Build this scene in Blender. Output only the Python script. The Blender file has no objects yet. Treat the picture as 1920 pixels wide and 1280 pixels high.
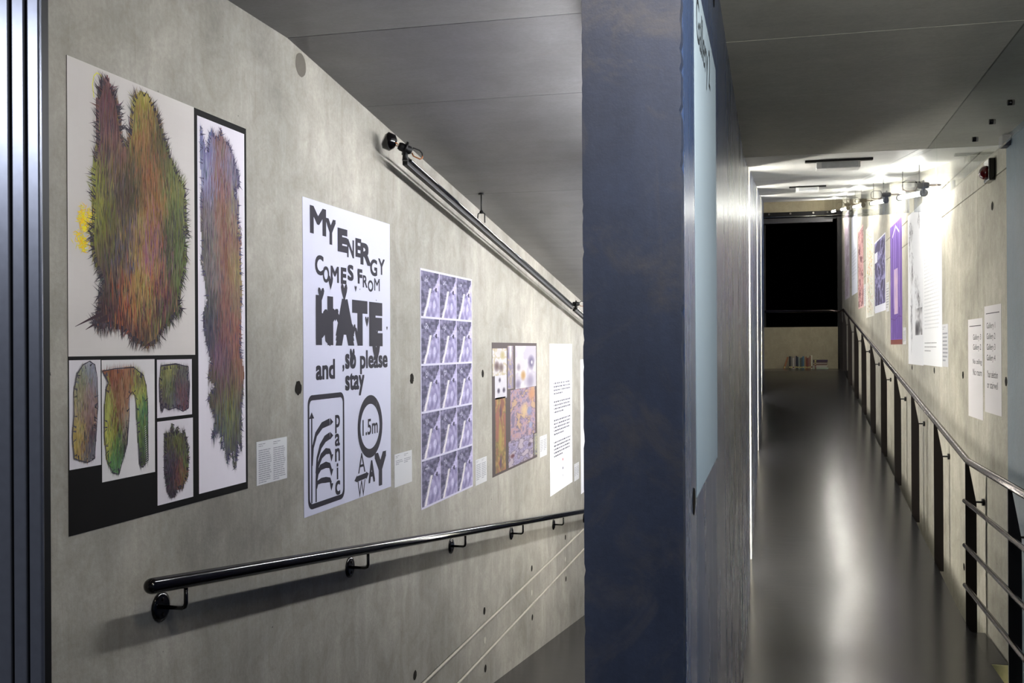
import bpy, bmesh, math, random
from mathutils import Vector, Matrix, noise
C = bpy.context.scene.collection
PI = math.pi
rnd = random.Random(7)

# ------------------------------------------------------------------ camera, world, exposure
cam_data = bpy.data.cameras.new('camera')
cam_data.sensor_width = 36.0
cam_data.lens = 36.56
cam_data.shift_y = 12.57/1920
cam_data.clip_start = 0.05
cam = bpy.data.objects.new('camera', cam_data)
C.objects.link(cam)
cam.matrix_world = (Matrix.Translation((0, 0, 1.6)) @ Matrix.Rotation(math.radians(14.104), 4, 'Z')
                    @ Matrix.Rotation(PI/2, 4, 'X') @ Matrix.Rotation(-math.radians(0.3), 4, 'Z'))
bpy.context.scene.camera = cam
sc = bpy.context.scene
sc.view_settings.view_transform = 'Standard'
sc.view_settings.look = 'None'
sc.view_settings.gamma = 1.0
sc.view_settings.use_curve_mapping = False
sc.view_settings.exposure = 0.0
world = bpy.data.worlds.new('world'); sc.world = world
world.use_nodes = True
world.node_tree.nodes['Background'].inputs[0].default_value = (0.75, 0.82, 1.0, 1)
world.node_tree.nodes['Background'].inputs[1].default_value = 0.09

def area(name, loc, rot, sx, sy, power, col=(1, 1, 1), spread=180):
    l = bpy.data.lights.new(name, 'AREA'); l.shape = 'RECTANGLE'; l.size = sx; l.size_y = sy
    l.energy = power; l.color = col; l.spread = math.radians(spread)
    o = bpy.data.objects.new(name, l); o.location = loc; o.rotation_euler = rot; C.objects.link(o)
    return o
area('foyer_light', (-0.25, 1.30, 2.62), (0, 0, 0), 0.30, 0.30, 9, (1.0, 0.88, 0.74))
area('foyer_left_light', (-3.0, 0.1, 2.7), (0, -0.3, 0), 0.5, 1.2, 110, (0.9, 0.93, 1.0))
area('landing_fill_light', (0.95, 1.3, 2.60), (0, 0.25, 0), 0.5, 1.6, 34, (0.92, 0.96, 1.0))  # unseen fill over the landing, placed to brighten the blue wall face
area('ceiling_fill_uplight', (0.5, 1.15, 1.95), (PI-0.55, 0, 0), 0.5, 0.3, 38, (1.0, 0.98, 0.92))  # added unseen fill that brightens the right ceiling from below
area('lower_storey_light', (0.92, 7.0, -0.95), (0, -2.62, 0), 0.2, 7.0, 26, (1.0, 0.95, 0.75))
E_TUBE_R = 88.0      # wall-washing tubes over the rising ramp
E_TUBE_L = 90.0      # tubes along the falling ramp
E_SLIT = 190.0        # upright tubes in the wall slits

# ------------------------------------------------------------------ helpers
def lin(c):
    out = []
    for v in c[:3]:
        v = v/255.0
        out.append(v/12.92 if v <= 0.04045 else ((v+0.055)/1.055)**2.4)
    return (out[0], out[1], out[2], 1.0)

def nm(name):
    m = bpy.data.materials.new(name); m.use_nodes = True
    return m, m.node_tree, m.node_tree.nodes['Principled BSDF']

def plain(name, col, rough=0.5, metal=0.0, spec=0.5, coat=0.0):
    m, t, b = nm(name)
    tc = t.nodes.new('ShaderNodeTexCoord'); n = t.nodes.new('ShaderNodeTexNoise'); n.inputs['Scale'].default_value = 40
    t.links.new(tc.outputs['Object'], n.inputs['Vector'])
    hs = t.nodes.new('ShaderNodeMixRGB'); hs.blend_type = 'MULTIPLY'; hs.inputs[0].default_value = 0.25
    hs.inputs[1].default_value = lin(col); t.links.new(n.outputs['Fac'], hs.inputs[2])
    t.links.new(hs.outputs[0], b.inputs['Base Color'])
    b.inputs['Roughness'].default_value = rough; b.inputs['Metallic'].default_value = metal
    b.inputs['Specular IOR Level'].default_value = spec; b.inputs['Coat Weight'].default_value = coat
    return m

def emis(name, col, s):
    m, t, b = nm(name)
    b.inputs['Base Color'].default_value = (0.8, 0.8, 0.8, 1)
    b.inputs['Emission Color'].default_value = (*col, 1); b.inputs['Emission Strength'].default_value = s
    return m

def N(t, kind, **kw):
    n = t.nodes.new(kind)
    for k, v in kw.items():
        setattr(n, k, v)
    return n

def mixc(t, a, b, fac, mode='MIX'):
    m = N(t, 'ShaderNodeMixRGB', blend_type=mode)
    for i, v in ((0, fac), (1, a), (2, b)):
        if isinstance(v, (int, float)): m.inputs[i].default_value = v
        elif isinstance(v, tuple): m.inputs[i].default_value = v
        else: t.links.new(v, m.inputs[i])
    return m.outputs[0]

def ramp(t, src, p0, p1, c0=(0, 0, 0, 1), c1=(1, 1, 1, 1)):
    r = N(t, 'ShaderNodeValToRGB')
    r.color_ramp.elements[0].position = p0; r.color_ramp.elements[0].color = c0
    r.color_ramp.elements[1].position = p1; r.color_ramp.elements[1].color = c1
    t.links.new(src, r.inputs[0]); return r.outputs[0]

def noi(t, vec, scale, detail=4, rough=0.55, dist=0.0):
    n = N(t, 'ShaderNodeTexNoise'); n.inputs['Scale'].default_value = scale
    n.inputs['Detail'].default_value = detail; n.inputs['Roughness'].default_value = rough
    n.inputs['Distortion'].default_value = dist
    t.links.new(vec, n.inputs['Vector']); return n.outputs['Fac']

def concrete(name, col, streak=(1, 5, 0.5), rough=0.75, pits=1.0, contrast=1.0, stain=(105, 92, 72), wear=None, wear_amt=(0.55, 0.7), spec=0.35, bump=0.25, rvar=0.0):
    m, t, b = nm(name)
    tc = N(t, 'ShaderNodeTexCoord'); V = tc.outputs['Object']
    mp = N(t, 'ShaderNodeMapping'); mp.inputs['Scale'].default_value = streak
    t.links.new(V, mp.inputs['Vector']); VS = mp.outputs[0]
    base = lin(col)
    big = noi(t, V, 1.1, 6, 0.6, 0.6)
    st = noi(t, VS, 2.2, 7, 0.62, 0.3)
    st2 = noi(t, VS, 9.0, 5, 0.6)
    fine = noi(t, V, 70, 4, 0.7)
    dk = tuple(x*(1-0.42*contrast) for x in base[:3])+(1,)
    lt = tuple(min(1, x*(1+0.22*contrast)) for x in base[:3])+(1,)
    c = mixc(t, dk, lt, ramp(t, big, 0.25, 0.72))
    c = mixc(t, c, ramp(t, st, 0.25, 0.7, (0.70, 0.69, 0.67, 1), (1.08, 1.08, 1.08, 1)), 0.6*contrast, 'MULTIPLY')
    c = mixc(t, c, ramp(t, st2, 0.3, 0.7, (0.88, 0.87, 0.86, 1), (1.05, 1.05, 1.05, 1)), 0.45, 'MULTIPLY')
    c = mixc(t, c, ramp(t, fine, 0.3, 0.7, (0.80, 0.80, 0.80, 1), (1.1, 1.1, 1.1, 1)), 0.6, 'MULTIPLY')
    sn = noi(t, VS, 3.7, 6, 0.7, 1.0)
    c = mixc(t, c, lin(stain), mixc(t, (0, 0, 0, 1), ramp(t, sn, 0.60, 0.74), 0.35*contrast))
    if wear:
        w = noi(t, V, 5.0, 9, 0.72, 1.2)
        c = mixc(t, c, lin(wear), ramp(t, w, wear_amt[0], wear_amt[1]))
        w2 = noi(t, V, 14.0, 6, 0.6, 0.4)
        c = mixc(t, c, lin((150, 120, 60)), ramp(t, w2, 0.76, 0.79))
    bl = noi(t, V, 7.0, 8, 0.72, 0.8)
    c = mixc(t, c, ramp(t, bl, 0.36, 0.62, (0.80, 0.785, 0.76, 1), (1.06, 1.06, 1.06, 1)), 0.8*contrast, 'MULTIPLY')
    sp = noi(t, VS, 16.0, 4, 0.7, 0.5)
    c = mixc(t, c, ramp(t, sp, 0.66, 0.74, (1, 1, 1, 1), (0.66, 0.63, 0.58, 1)), 0.6*contrast, 'MULTIPLY')
    # pin holes
    vo = N(t, 'ShaderNodeTexVoronoi'); vo.inputs['Scale'].default_value = 15
    nz = N(t, 'ShaderNodeMixRGB'); nz.inputs[0].default_value = 0.05
    t.links.new(V, nz.inputs[1]); n3 = N(t, 'ShaderNodeTexNoise'); n3.inputs['Scale'].default_value = 30
    t.links.new(V, n3.inputs['Vector']); t.links.new(n3.outputs['Color'], nz.inputs[2])
    t.links.new(nz.outputs[0], vo.inputs['Vector'])
    sep = N(t, 'ShaderNodeSeparateColor'); t.links.new(vo.outputs['Color'], sep.inputs[0])
    th = N(t, 'ShaderNodeMath', operation='MULTIPLY'); t.links.new(sep.outputs[0], th.inputs[0]); th.inputs[1].default_value = 0.055*pits
    lt_ = N(t, 'ShaderNodeMath', operation='LESS_THAN'); t.links.new(vo.outputs['Distance'], lt_.inputs[0]); t.links.new(th.outputs[0], lt_.inputs[1])
    pick = N(t, 'ShaderNodeMath', operation='GREATER_THAN'); t.links.new(sep.outputs[1], pick.inputs[0]); pick.inputs[1].default_value = 0.52
    hole = N(t, 'ShaderNodeMath', operation='MULTIPLY'); t.links.new(lt_.outputs[0], hole.inputs[0]); t.links.new(pick.outputs[0], hole.inputs[1])
    c = mixc(t, c, tuple(x*0.12 for x in base[:3])+(1,), hole.outputs[0])
    t.links.new(c, b.inputs['Base Color'])
    b.inputs['Specular IOR Level'].default_value = spec
    rr = N(t, 'ShaderNodeMapRange'); rr.inputs['To Min'].default_value = rough-0.12-rvar; rr.inputs['To Max'].default_value = rough+0.12
    t.links.new(st, rr.inputs['Value']); t.links.new(rr.outputs[0], b.inputs['Roughness'])
    h = N(t, 'ShaderNodeMath', operation='MULTIPLY_ADD'); t.links.new(hole.outputs[0], h.inputs[0]); h.inputs[1].default_value = -2.0
    t.links.new(fine, h.inputs[2])
    bp = N(t, 'ShaderNodeBump'); bp.inputs['Strength'].default_value = bump; bp.inputs['Distance'].default_value = 0.004
    t.links.new(h.outputs[0], bp.inputs['Height']); t.links.new(bp.outputs[0], b.inputs['Normal'])
    return m

M = {}
M['wall'] = concrete('concrete_wall', (162, 158, 149), stain=(108, 96, 80))
M['wall_r'] = concrete('concrete_wall_pale', (176, 172, 158))
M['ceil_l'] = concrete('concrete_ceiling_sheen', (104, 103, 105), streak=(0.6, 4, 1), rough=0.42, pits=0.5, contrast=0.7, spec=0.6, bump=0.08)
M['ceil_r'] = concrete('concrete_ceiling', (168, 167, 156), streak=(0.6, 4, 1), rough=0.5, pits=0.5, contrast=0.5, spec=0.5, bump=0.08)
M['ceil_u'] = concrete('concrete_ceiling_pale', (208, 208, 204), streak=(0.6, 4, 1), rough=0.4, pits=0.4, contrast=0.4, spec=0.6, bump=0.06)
M['blue'] = concrete('navy_painted_concrete', (38, 46, 66), streak=(5, 5, 0.6), rough=0.5, pits=1.0, contrast=0.6, wear=(66, 64, 66), wear_amt=(0.50, 0.80), stain=(70, 64, 60), spec=0.5, bump=0.12)
M['blue_face'] = concrete('navy_painted_concrete_smooth', (58, 76, 112), streak=(1, 2, 0.3), rough=0.27, pits=0.4, contrast=0.35, stain=(82, 84, 90), spec=0.7, bump=0.006)
M['blue_pale'] = concrete('grey_blue_painted_concrete', (96, 114, 128), streak=(1, 5, 0.6), rough=0.55, pits=0.7, contrast=0.5, stain=(90, 100, 110))
M['parapet'] = concrete('concrete_parapet', (158, 150, 126), streak=(3, 3, 1), contrast=0.6)
M['black'] = plain('black_gloss_paint', (7, 5, 5), 0.13, 0.0, 0.5, 0.0)
M['blackm'] = plain('black_matt_paint', (10, 9, 9), 0.5, spec=0.25)
M['void'] = plain('unlit_room_black', (3, 3, 4), 0.9, spec=0.0)
M['rail'] = plain('worn_steel_rail', (66, 58, 56), 0.26, 0.85)
M['post'] = plain('dark_steel_post', (20, 12, 10), 0.6, 0.0, 0.25)
M['post_n'] = plain('dark_navy_post', (14, 15, 22), 0.5, 0.0, 0.3)
M['chrome'] = plain('chrome', (150, 148, 142), 0.15, 1.0)
M['jamb'] = plain('blue_grey_metal_paint', (104, 108, 120), 0.33, 0.75, 0.6)
M['rubber'] = plain('black_rubber_seal', (22, 20, 18), 0.8)
M['white_plastic'] = plain('white_plastic', (225, 225, 222), 0.4)
M['grey_plastic'] = plain('grey_diffuser', (180, 182, 184), 0.3)
M['red'] = plain('red_lens', (90, 10, 8), 0.15, 0.0, 0.7, 0.5)
M['copper'] = plain('copper_wire', (150, 96, 60), 0.35, 0.8)
M['hole'] = plain('hole_shadow_concrete', (34, 31, 27), 0.95, spec=0.1)
M['plug_glare'] = plain('pale_mortar_and_slit_glare', (190, 186, 172), 0.9)
M['tube_r'] = emis('lit_tube_warm', (1.0, 0.965, 0.90), E_TUBE_R)
M['tube_l'] = emis('lit_tube_cool', (0.96, 0.97, 1.0), E_TUBE_L)
M['tube_s'] = emis('lit_tube_slit', (1.0, 0.97, 0.90), E_SLIT)

def floor_mat():
    m, t, b = nm('black_poured_floor')
    tc = N(t, 'ShaderNodeTexCoord'); V = tc.outputs['Object']
    mp = N(t, 'ShaderNodeMapping'); mp.inputs['Scale'].default_value = (2.0, 40, 1); mp.inputs['Rotation'].default_value = (0, 0, 0.18)
    t.links.new(V, mp.inputs['Vector'])
    s = noi(t, mp.outputs[0], 2.2, 3, 0.6); f = noi(t, V, 120, 2, 0.5)
    c = mixc(t, lin((19, 19, 21)), lin((27, 27, 28)), f)
    t.links.new(c, b.inputs['Base Color'])
    rr = N(t, 'ShaderNodeMapRange'); rr.inputs['To Min'].default_value = 0.15; rr.inputs['To Max'].default_value = 0.27
    t.links.new(s, rr.inputs['Value']); t.links.new(rr.outputs[0], b.inputs['Roughness'])
    b.inputs['Specular IOR Level'].default_value = 0.25
    return m
M['floor'] = floor_mat()

def glass_mat():
    m = bpy.data.materials.new('clear_glass_sheet'); m.use_nodes = True; t = m.node_tree; t.nodes.clear()
    o = N(t, 'ShaderNodeOutputMaterial'); tr = N(t, 'ShaderNodeBsdfTransparent'); tr.inputs[0].default_value = (0.93, 0.95, 0.95, 1)
    g = N(t, 'ShaderNodeBsdfGlossy'); g.inputs['Roughness'].default_value = 0.01
    fr = N(t, 'ShaderNodeFresnel'); fr.inputs['IOR'].default_value = 1.95
    mx = N(t, 'ShaderNodeMixShader'); ge = N(t, 'ShaderNodeNewGeometry'); sb = N(t, 'ShaderNodeMath', operation='SUBTRACT'); sb.inputs[0].default_value = 1.0; t.links.new(ge.outputs['Backfacing'], sb.inputs[1])
    ml = N(t, 'ShaderNodeMath', operation='MULTIPLY'); t.links.new(fr.outputs[0], ml.inputs[0]); t.links.new(sb.outputs[0], ml.inputs[1]); t.links.new(ml.outputs[0], mx.inputs[0]); t.links.new(tr.outputs[0], mx.inputs[1]); t.links.new(g.outputs[0], mx.inputs[2])
    t.links.new(mx.outputs[0], o.inputs[0]); return m
M['glass'] = glass_mat()

def print_mat():
    m, t, b = nm('printed_paper')
    a = N(t, 'ShaderNodeAttribute', attribute_name='Col')
    t.links.new(a.outputs['Color'], b.inputs['Base Color'])
    b.inputs['Roughness'].default_value = 0.7; b.inputs['Specular IOR Level'].default_value = 0.12
    return m
M['print'] = print_mat()

def link(name, me, mat, parent=None):
    o = bpy.data.objects.new(name, me); C.objects.link(o)
    if mat and not me.materials: me.materials.append(mat)
    if parent: o.parent = parent
    return o

def tag(o, label=None, cat=None, group=None, kind=None):
    if label: o['label'] = label
    if cat: o['category'] = cat
    if group: o['group'] = group
    if kind: o['kind'] = kind
    return o

class MB:
    def __init__(s): s.bm = bmesh.new()
    def box(s, x0, x1, y0, y1, z0, z1, bev=0.0):
        return s.pris([(y0, z0), (y1, z0), (y1, z1), (y0, z1)], x0, x1, bev)
    def pris(s, prof, x0, x1, bev=0.0):
        """profile in (y, z) extruded along x"""
        a = [s.bm.verts.new((x0, y, z)) for y, z in prof]; b = [s.bm.verts.new((x1, y, z)) for y, z in prof]
        n = len(prof); fs = [s.bm.faces.new(a[::-1]), s.bm.faces.new(b)]
        for i in range(n):
            fs.append(s.bm.faces.new((a[i], a[(i+1) % n], b[(i+1) % n], b[i])))
        if bev:
            es = list({e for f in fs for e in f.edges})
            bmesh.ops.bevel(s.bm, geom=es, offset=bev, segments=2, affect='EDGES', profile=0.6)
        return s
    def prisy(s, prof, y0, y1):
        """profile in (x, z) extruded along y"""
        a = [s.bm.verts.new((x, y0, z)) for x, z in prof]; b = [s.bm.verts.new((x, y1, z)) for x, z in prof]
        n = len(prof); s.bm.faces.new(a); s.bm.faces.new(b[::-1])
        for i in range(n): s.bm.faces.new((a[(i+1) % n], a[i], b[i], b[(i+1) % n]))
        return s
    def tube(s, pts, r, seg=12, cap=True, round_ends=False):
        pts = [Vector(p) for p in pts]
        radii = [r]*len(pts) if isinstance(r, (int, float)) else list(r)
        if round_ends:
            d0 = (pts[0]-pts[1]).normalized(); d1 = (pts[-1]-pts[-2]).normalized()
            pre = [(pts[0]+d0*radii[0]*math.sin(a), radii[0]*math.cos(a)) for a in (1.35, 0.9, 0.45)]
            post = [(pts[-1]+d1*radii[-1]*math.sin(a), radii[-1]*math.cos(a)) for a in (0.45, 0.9, 1.35)]
            pts = [p for p, _ in pre]+pts+[p for p, _ in post]; radii = [q for _, q in pre]+radii+[q for _, q in post]
        rings = []
        up = None
        for i, p in enumerate(pts):
            if i == 0: d = pts[1]-pts[0]
            elif i == len(pts)-1: d = pts[-1]-pts[-2]
            else: d = (pts[i+1]-pts[i]).normalized()+(pts[i]-pts[i-1]).normalized()
            d.normalize()
            if up is None: up = Vector((0, 0, 1)) if abs(d.z) < 0.9 else Vector((1, 0, 0))
            x = d.cross(up).normalized(); up = x.cross(d).normalized()
            rings.append([s.bm.verts.new(p+(x*math.cos(2*PI*k/seg)+up*math.sin(2*PI*k/seg))*radii[i]) for k in range(seg)])
        for i in range(len(rings)-1):
            for k in range(seg):
                f = s.bm.faces.new((rings[i][k], rings[i][(k+1) % seg], rings[i+1][(k+1) % seg], rings[i+1][k])); f.smooth = True
        if cap:
            s.bm.faces.new(rings[0][::-1]); s.bm.faces.new(rings[-1])
        return s
    def dome(s, c, r, axis='x', sgn=-1, seg=14):
        c = Vector(c); rings = []
        for j in range(5):
            a = j*PI/2/5; h = r*math.sin(a); q = r*math.cos(a)
            rings.append([s.bm.verts.new(c+Vector((sgn*h, q*math.cos(2*PI*k/seg), q*math.sin(2*PI*k/seg)))) for k in range(seg)])
        tip = s.bm.verts.new(c+Vector((sgn*r, 0, 0)))
        for j in range(4):
            for k in range(seg):
                f = s.bm.faces.new((rings[j][k], rings[j][(k+1) % seg], rings[j+1][(k+1) % seg], rings[j+1][k])); f.smooth = True
        for k in range(seg): s.bm.faces.new((rings[4][k], rings[4][(k+1) % seg], tip)).smooth = True
        s.bm.faces.new(rings[0][::-1]); return s
    def build(s, name, mat, parent=None):
        bmesh.ops.recalc_face_normals(s.bm, faces=s.bm.faces[:])
        me = bpy.data.meshes.new(name); s.bm.to_mesh(me); s.bm.free()
        return link(name, me, mat, parent)

def empty(name, loc=(0, 0, 0)):
    o = bpy.data.objects.new(name, None); o.location = loc; o.empty_display_size = 0.1; C.objects.link(o); return o

def place(o, loc):
    """shift mesh so the origin sits at loc (the mesh is in world coordinates)"""
    o.data.transform(Matrix.Translation(-Vector(loc))); o.location = loc; return o

# ------------------------------------------------------------------ dimensions
XL, XC0, XC1, XP, XR = -1.6, -0.332, -0.152, 1.055, 1.15
SL = 0.118                       # slope of both ramps
def zfl(y): return 0.0 if y < 2.83 else -SL*(y-2.83)            # left floor
def zcl(y): return 2.66 if y < 3.25 else 2.66-SL*(y-3.25)          # left ceiling
def zfr(y): return 0.0 if y < 6.3 else (0.115*(y-6.3) if y < 16.9 else 1.22)
def zcr(y): return 2.65 if y < 5.91 else 2.65+0.115*(y-5.91)

# ------------------------------------------------------------------ left wall
ws = tag(MB().box(XL-0.3, XL-0.02, 2.03, 14, -2.6, 3.2).build('wall_left', M['wall']), kind='structure')
for z in (0.030, -0.144): MB().box(XL-0.03, XL+0.006, 2.03, 14, z-0.004, z+0.004, 0.002).build('joint_fin', plain('cement_fin_painted_lit', (186, 180, 166), 0.9), ws)  # ridge coloured paler than the wall, so its lit edge shows
for z0, z1 in ((0.041, 3.1), (-0.133, 0.026), (-2.6, -0.148)):
    p = MB().box(XL-0.03, XL, 2.03, 14, z0, z1, 0.003).build('concrete_panel', M['wall'], ws)
def disc(y, z, x, n, r, sq, name, mat, par, seed=0, rough=0.0):
    """a shallow round mark set in a wall; n = +1 facing +x"""
    rr = random.Random(seed); bm = bmesh.new(); k = 18
    ring = []
    for layer, (q, h) in enumerate(((1.0, 0.0006), (0.93, 0.0016), (0.55, 0.0014))):
        ring.append([])
        for i in range(k):
            a = 2*PI*i/k; w = 1+rough*rr.uniform(-1, 1)
            ring[-1].append(bm.verts.new((x+n*h, y+math.cos(a)*r*q*w, z+math.sin(a)*r*q*sq*w)))
    for l in range(2):
        for i in range(k): bm.faces.new((ring[l][i], ring[l][(i+1) % k], ring[l+1][(i+1) % k], ring[l+1][i]))
    bm.faces.new(ring[2])
    me = bpy.data.meshes.new(name); bmesh.ops.recalc_face_normals(bm, faces=bm.faces[:]); bm.to_mesh(me); bm.free()
    return link(name, me, mat, par)
for i, (y, z, r) in enumerate(((3.319, 1.466, 0.024), (4.488, 1.463, 0.024), (5.681, 1.457, 0.022), (4.51, 0.106, 0.022), (5.689, 0.109, 0.022), (5.705, -0.223, 0.022),
                               (6.885, 0.104, 0.021), (6.894, -0.231, 0.021), (8.063, 0.106, 0.021), (8.075, -0.225, 0.021), (4.50, -0.24, 0.021))):
    disc(y, z, XL, 1, r, 1.0, 'tie_hole', M['hole'], ws, i, 0.18 if i < 2 else 0.06)
for i, (y, z) in enumerate(((5.697, -0.06), (6.881, -0.061), (8.058, -0.066))):
    disc(y, z, XL, 1, 0.02, 1.0, 'filled_hole', M['plug_glare'], ws, i, 0.05)
disc(3.352, 2.595, XL, 1, 0.042, 1.0, 'tie_hole_cap', plain('grey_cap', (92, 86, 76), 0.7), ws, 3, 0.03)

# steel door jamb at the near end of the left wall
dj = tag(MB().box(-2.5, -1.630, 1.95, 1.962, -0.3, 3.2, 0.003).build('door_1', M['jamb']), kind='structure')
MB().box(-1.622, -1.590, 1.95, 1.962, -0.3, 3.2, 0.003).build('jamb_strip', M['jamb'], dj)
MB().box(-1.582, -1.552, 1.95, 1.962, -0.3, 3.2, 0.003).build('jamb_strip', M['jamb'], dj)
MB().box(-2.5, -1.566, 1.968, 2.0, -0.3, 3.2).build('jamb_backing', M['blackm'], dj)
MB().box(-1.9, -1.592, 2.0, 2.03, -0.3, 3.2).build('rubber_seal', M['rubber'], dj)

# ------------------------------------------------------------------ centre wall: long blue slab, slits, piers
def zceil(y): return max(zcl(y), zcr(y))+0.25
def slab(name, y0, y1, par=None):
    return MB().pris([(y0, zfl(y1)-0.5), (y1, zfl(y1)-0.5), (y1, zcr(y1)+0.2), (y0, zcr(y0)+0.2)], XC0, XC1).build(name, M['blue_face'], par)
wc = empty('wall_center'); tag(wc, kind='structure')
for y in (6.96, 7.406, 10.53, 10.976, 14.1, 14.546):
    MB().box(XC0, XC1-0.0005, y, y+0.004, zfr(y)-0.3, zcr(y)+0.1).build('slit_glare_plate', M['plug_glare'], wc)  # pale plates paint the slit tubes' glare over the blue end faces
slab('wall_slab', 1.86, 6.96, wc)
# end face of the slab, rough edged
def rough_face():
    bm = bmesh.new(); rr = random.Random(3); nz = 260; z0, z1 = -0.3, 2.85
    cols = []
    for i in range(nz+1):
        z = z0+(z1-z0)*i/nz; jl = rr.uniform(0, 1)**8*0.003; jr = rr.uniform(0, 1)**7*0.004
        row = [(XC0+jl, 1.862), (XC0+0.002+jl, 1.836), (XC1-0.002-jr, 1.836), (XC1-jr, 1.862)]
        cols.append([bm.verts.new((x, y, z)) for x, y in row])
    for i in range(nz):
        for k in range(3): bm.faces.new((cols[i][k], cols[i][k+1], cols[i+1][k+1], cols[i+1][k]))
    me = bpy.data.meshes.new('end_face'); bm.to_mesh(me); bm.free(); return link('end_face', me, M['blue'], wc)
rough_face()
for y0, y1 in ((7.41, 10.53), (10.98, 14.1), (14.55, 18.75)):
    slab('pier', y0, y1, wc)
disc(2.05, 1.30, XC1, 1, 0.03, 0.9, 'tie_hole', M['hole'], wc, 21, 0.1)
disc(2.86, 2.55, XC1, 1, 0.03, 1.0, 'tie_hole', M['hole'], wc, 22, 0.1)

# ------------------------------------------------------------------ right wall
wr = tag(MB().box(XR+0.02, XR+0.3, 5.70, 18.9, -1.6, 4.6).build('wall_right', M['wall_r']), kind='structure')
ys = [5.70]+[6.495+1.22*i for i in range(10)]+[18.75]
for i in range(len(ys)-1):
    for z0, z1 in ((-1.6, 2.497), (2.503, 2.697), (2.704, 4.5)):
        MB().box(XR, XR+0.03, ys[i]+0.002, ys[i+1]-0.002, z0, z1, 0.001).build('concrete_panel', M['wall_r'], wr)
for i, (y, z) in enumerate(((6.07, 2.353), (5.752, 1.417), (6.991, 1.417), (8.189, 1.421), (9.45, 1.42), (6.99, 0.22), (8.2, 0.4))):
    disc(y, z, XR, -1, 0.028, 0.85, 'tie_hole', M['hole'], wr, 40+i, 0.08)
wrn = tag(MB().box(XR-0.012, XR+0.3, -1.0, 5.665, -1.6, 2.95, 0.002).build('wall_right_near', M['blue_pale']), kind='structure')
MB().box(XR+0.015, XR+0.3, 5.66, 5.705, -1.6, 2.95).build('joint_filler', M['hole'], wrn)
MB().box(XR-0.05, XR-0.012, 5.56, 5.65, 2.585, 2.64, 0.004).build('bracket_plate', M['blue'], wrn)

# ------------------------------------------------------------------ ceilings (slabs between pour joints)
cl = empty('ceiling'); tag(cl, kind='structure')
seams = [-0.6, 3.25, 3.936, 5.303, 6.67, 8.04, 9.4, 14]
def cpanel(y0, y1, x0, x1, f, mat, name='concrete_panel', par=cl):
    g = 0.0025
    o = MB().pris([(y0+g, f(y0)), (y1-g, f(y1)), (y1-g, f(y1)+0.22), (y0+g, f(y0)+0.22)], x0, x1, 0.0).build(name, mat, par); return o
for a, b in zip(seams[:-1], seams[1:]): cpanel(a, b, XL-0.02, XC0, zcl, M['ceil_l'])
for a, b in ((-0.6, 1.45), (1.45, 3.66), (3.66, 5.91)):
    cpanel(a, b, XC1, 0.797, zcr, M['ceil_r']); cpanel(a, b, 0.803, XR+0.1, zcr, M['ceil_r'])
for a, b in ((5.915, 9.2), (9.2, 12.6), (12.6, 15.6), (15.6, 18.95)):
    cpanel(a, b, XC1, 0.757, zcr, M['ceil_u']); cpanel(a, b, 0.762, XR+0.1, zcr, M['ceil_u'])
MB().box(-2.4, XR+0.3, -0.6, 6.1, 2.90, 3.0).build('upper_slab', M['ceil_r'], cl)

# ------------------------------------------------------------------ floors
fl = tag(MB().box(-2.5, XP, -2.0, 2.83, -0.25, 0.0).build('floor', M['floor']), kind='structure')
MB().box(XC0, XP, 2.83, 5.6, -0.25, 0.0).build('landing', M['floor'], fl)
MB().box(XP, XR-0.013, 5.66, 6.262, -0.25, 0.0).build('landing_edge_plate', M['floor'], fl)
top = [(5.6, 0.0)]+[(5.6+1.4*k/24, 0.115/2.8*(1.4*k/24)**2) for k in range(1, 25)]+[(16.9, 1.22)]
rp = MB().pris(top+[(16.9, 0.97), (5.6, -0.25)], XC0+0.02, XP).build('ramp', M['floor'], fl)
for p_ in rp.data.polygons:
    if p_.normal.z > 0.9: p_.use_smooth = True
sharp = [e for e in rp.data.edges if abs(rp.data.vertices[e.vertices[0]].co.x-rp.data.vertices[e.vertices[1]].co.x) < 1e-6]
for e in sharp: e.use_edge_sharp = True
MB().box(XC0+0.02, XR, 16.9, 18.7, 0.97, 1.22).build('landing', M['floor'], fl)
MB().pris([(2.83, 0.0), (14, zfl(14)), (14, zfl(14)-0.25), (2.83, -0.25)], XL, XC0).build('ramp', M['floor'], fl)
MB().box(XP+0.001, XR-0.014, 5.652, 5.66, -0.25, -0.002).build('plate_end', plain('pale_yellow_plaster', (222, 214, 160), 0.8), fl)
# lower level seen down the gap beside the floor
MB().box(XP-0.3, XR+0.1, -1.0, 18.9, -1.7, -1.6).build('lower_floor', M['ceil_r'], fl)

# ------------------------------------------------------------------ far end: parapet, dark window opening, header
we = tag(MB().box(XC1-0.1, 1.083, 18.7, 18.95, 1.1, 1.94, 0.004).build('wall_back', M['parapet']), kind='structure')
MB().box(XC1-0.1, XR+0.1, 18.7, 18.95, 3.93, 4.6).build('upper_beam', M['parapet'], we)
hd = MB().box(XC1-0.1, 1.0, 18.62, 18.72, 3.86, 3.93, 0.003).build('header_beam', M['blackm'], we)
for x in (-0.06, 0.3, 0.68): MB().tube([(x, 18.60, 3.90), (x, 18.62, 3.90)], 0.018, 10).build('bolt', M['chrome'], hd)
MB().tube([(XC1, 18.59, 3.845), (1.0, 18.59, 3.845)], 0.010, 8).build('steel_bar', M['chrome'], we)
MB().box(XC1-0.1, 1.0, 18.64, 18.76, 3.74, 3.83, 0.004).build('roller_box', plain('dark_grey_metal', (60, 60, 62), 0.4, 0.5), we)
wn = tag(MB().box(XC1-0.1, XR+0.1, 21.5, 21.6, 1.0, 4.8).build('window_1', M['void']), kind='structure')
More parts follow.
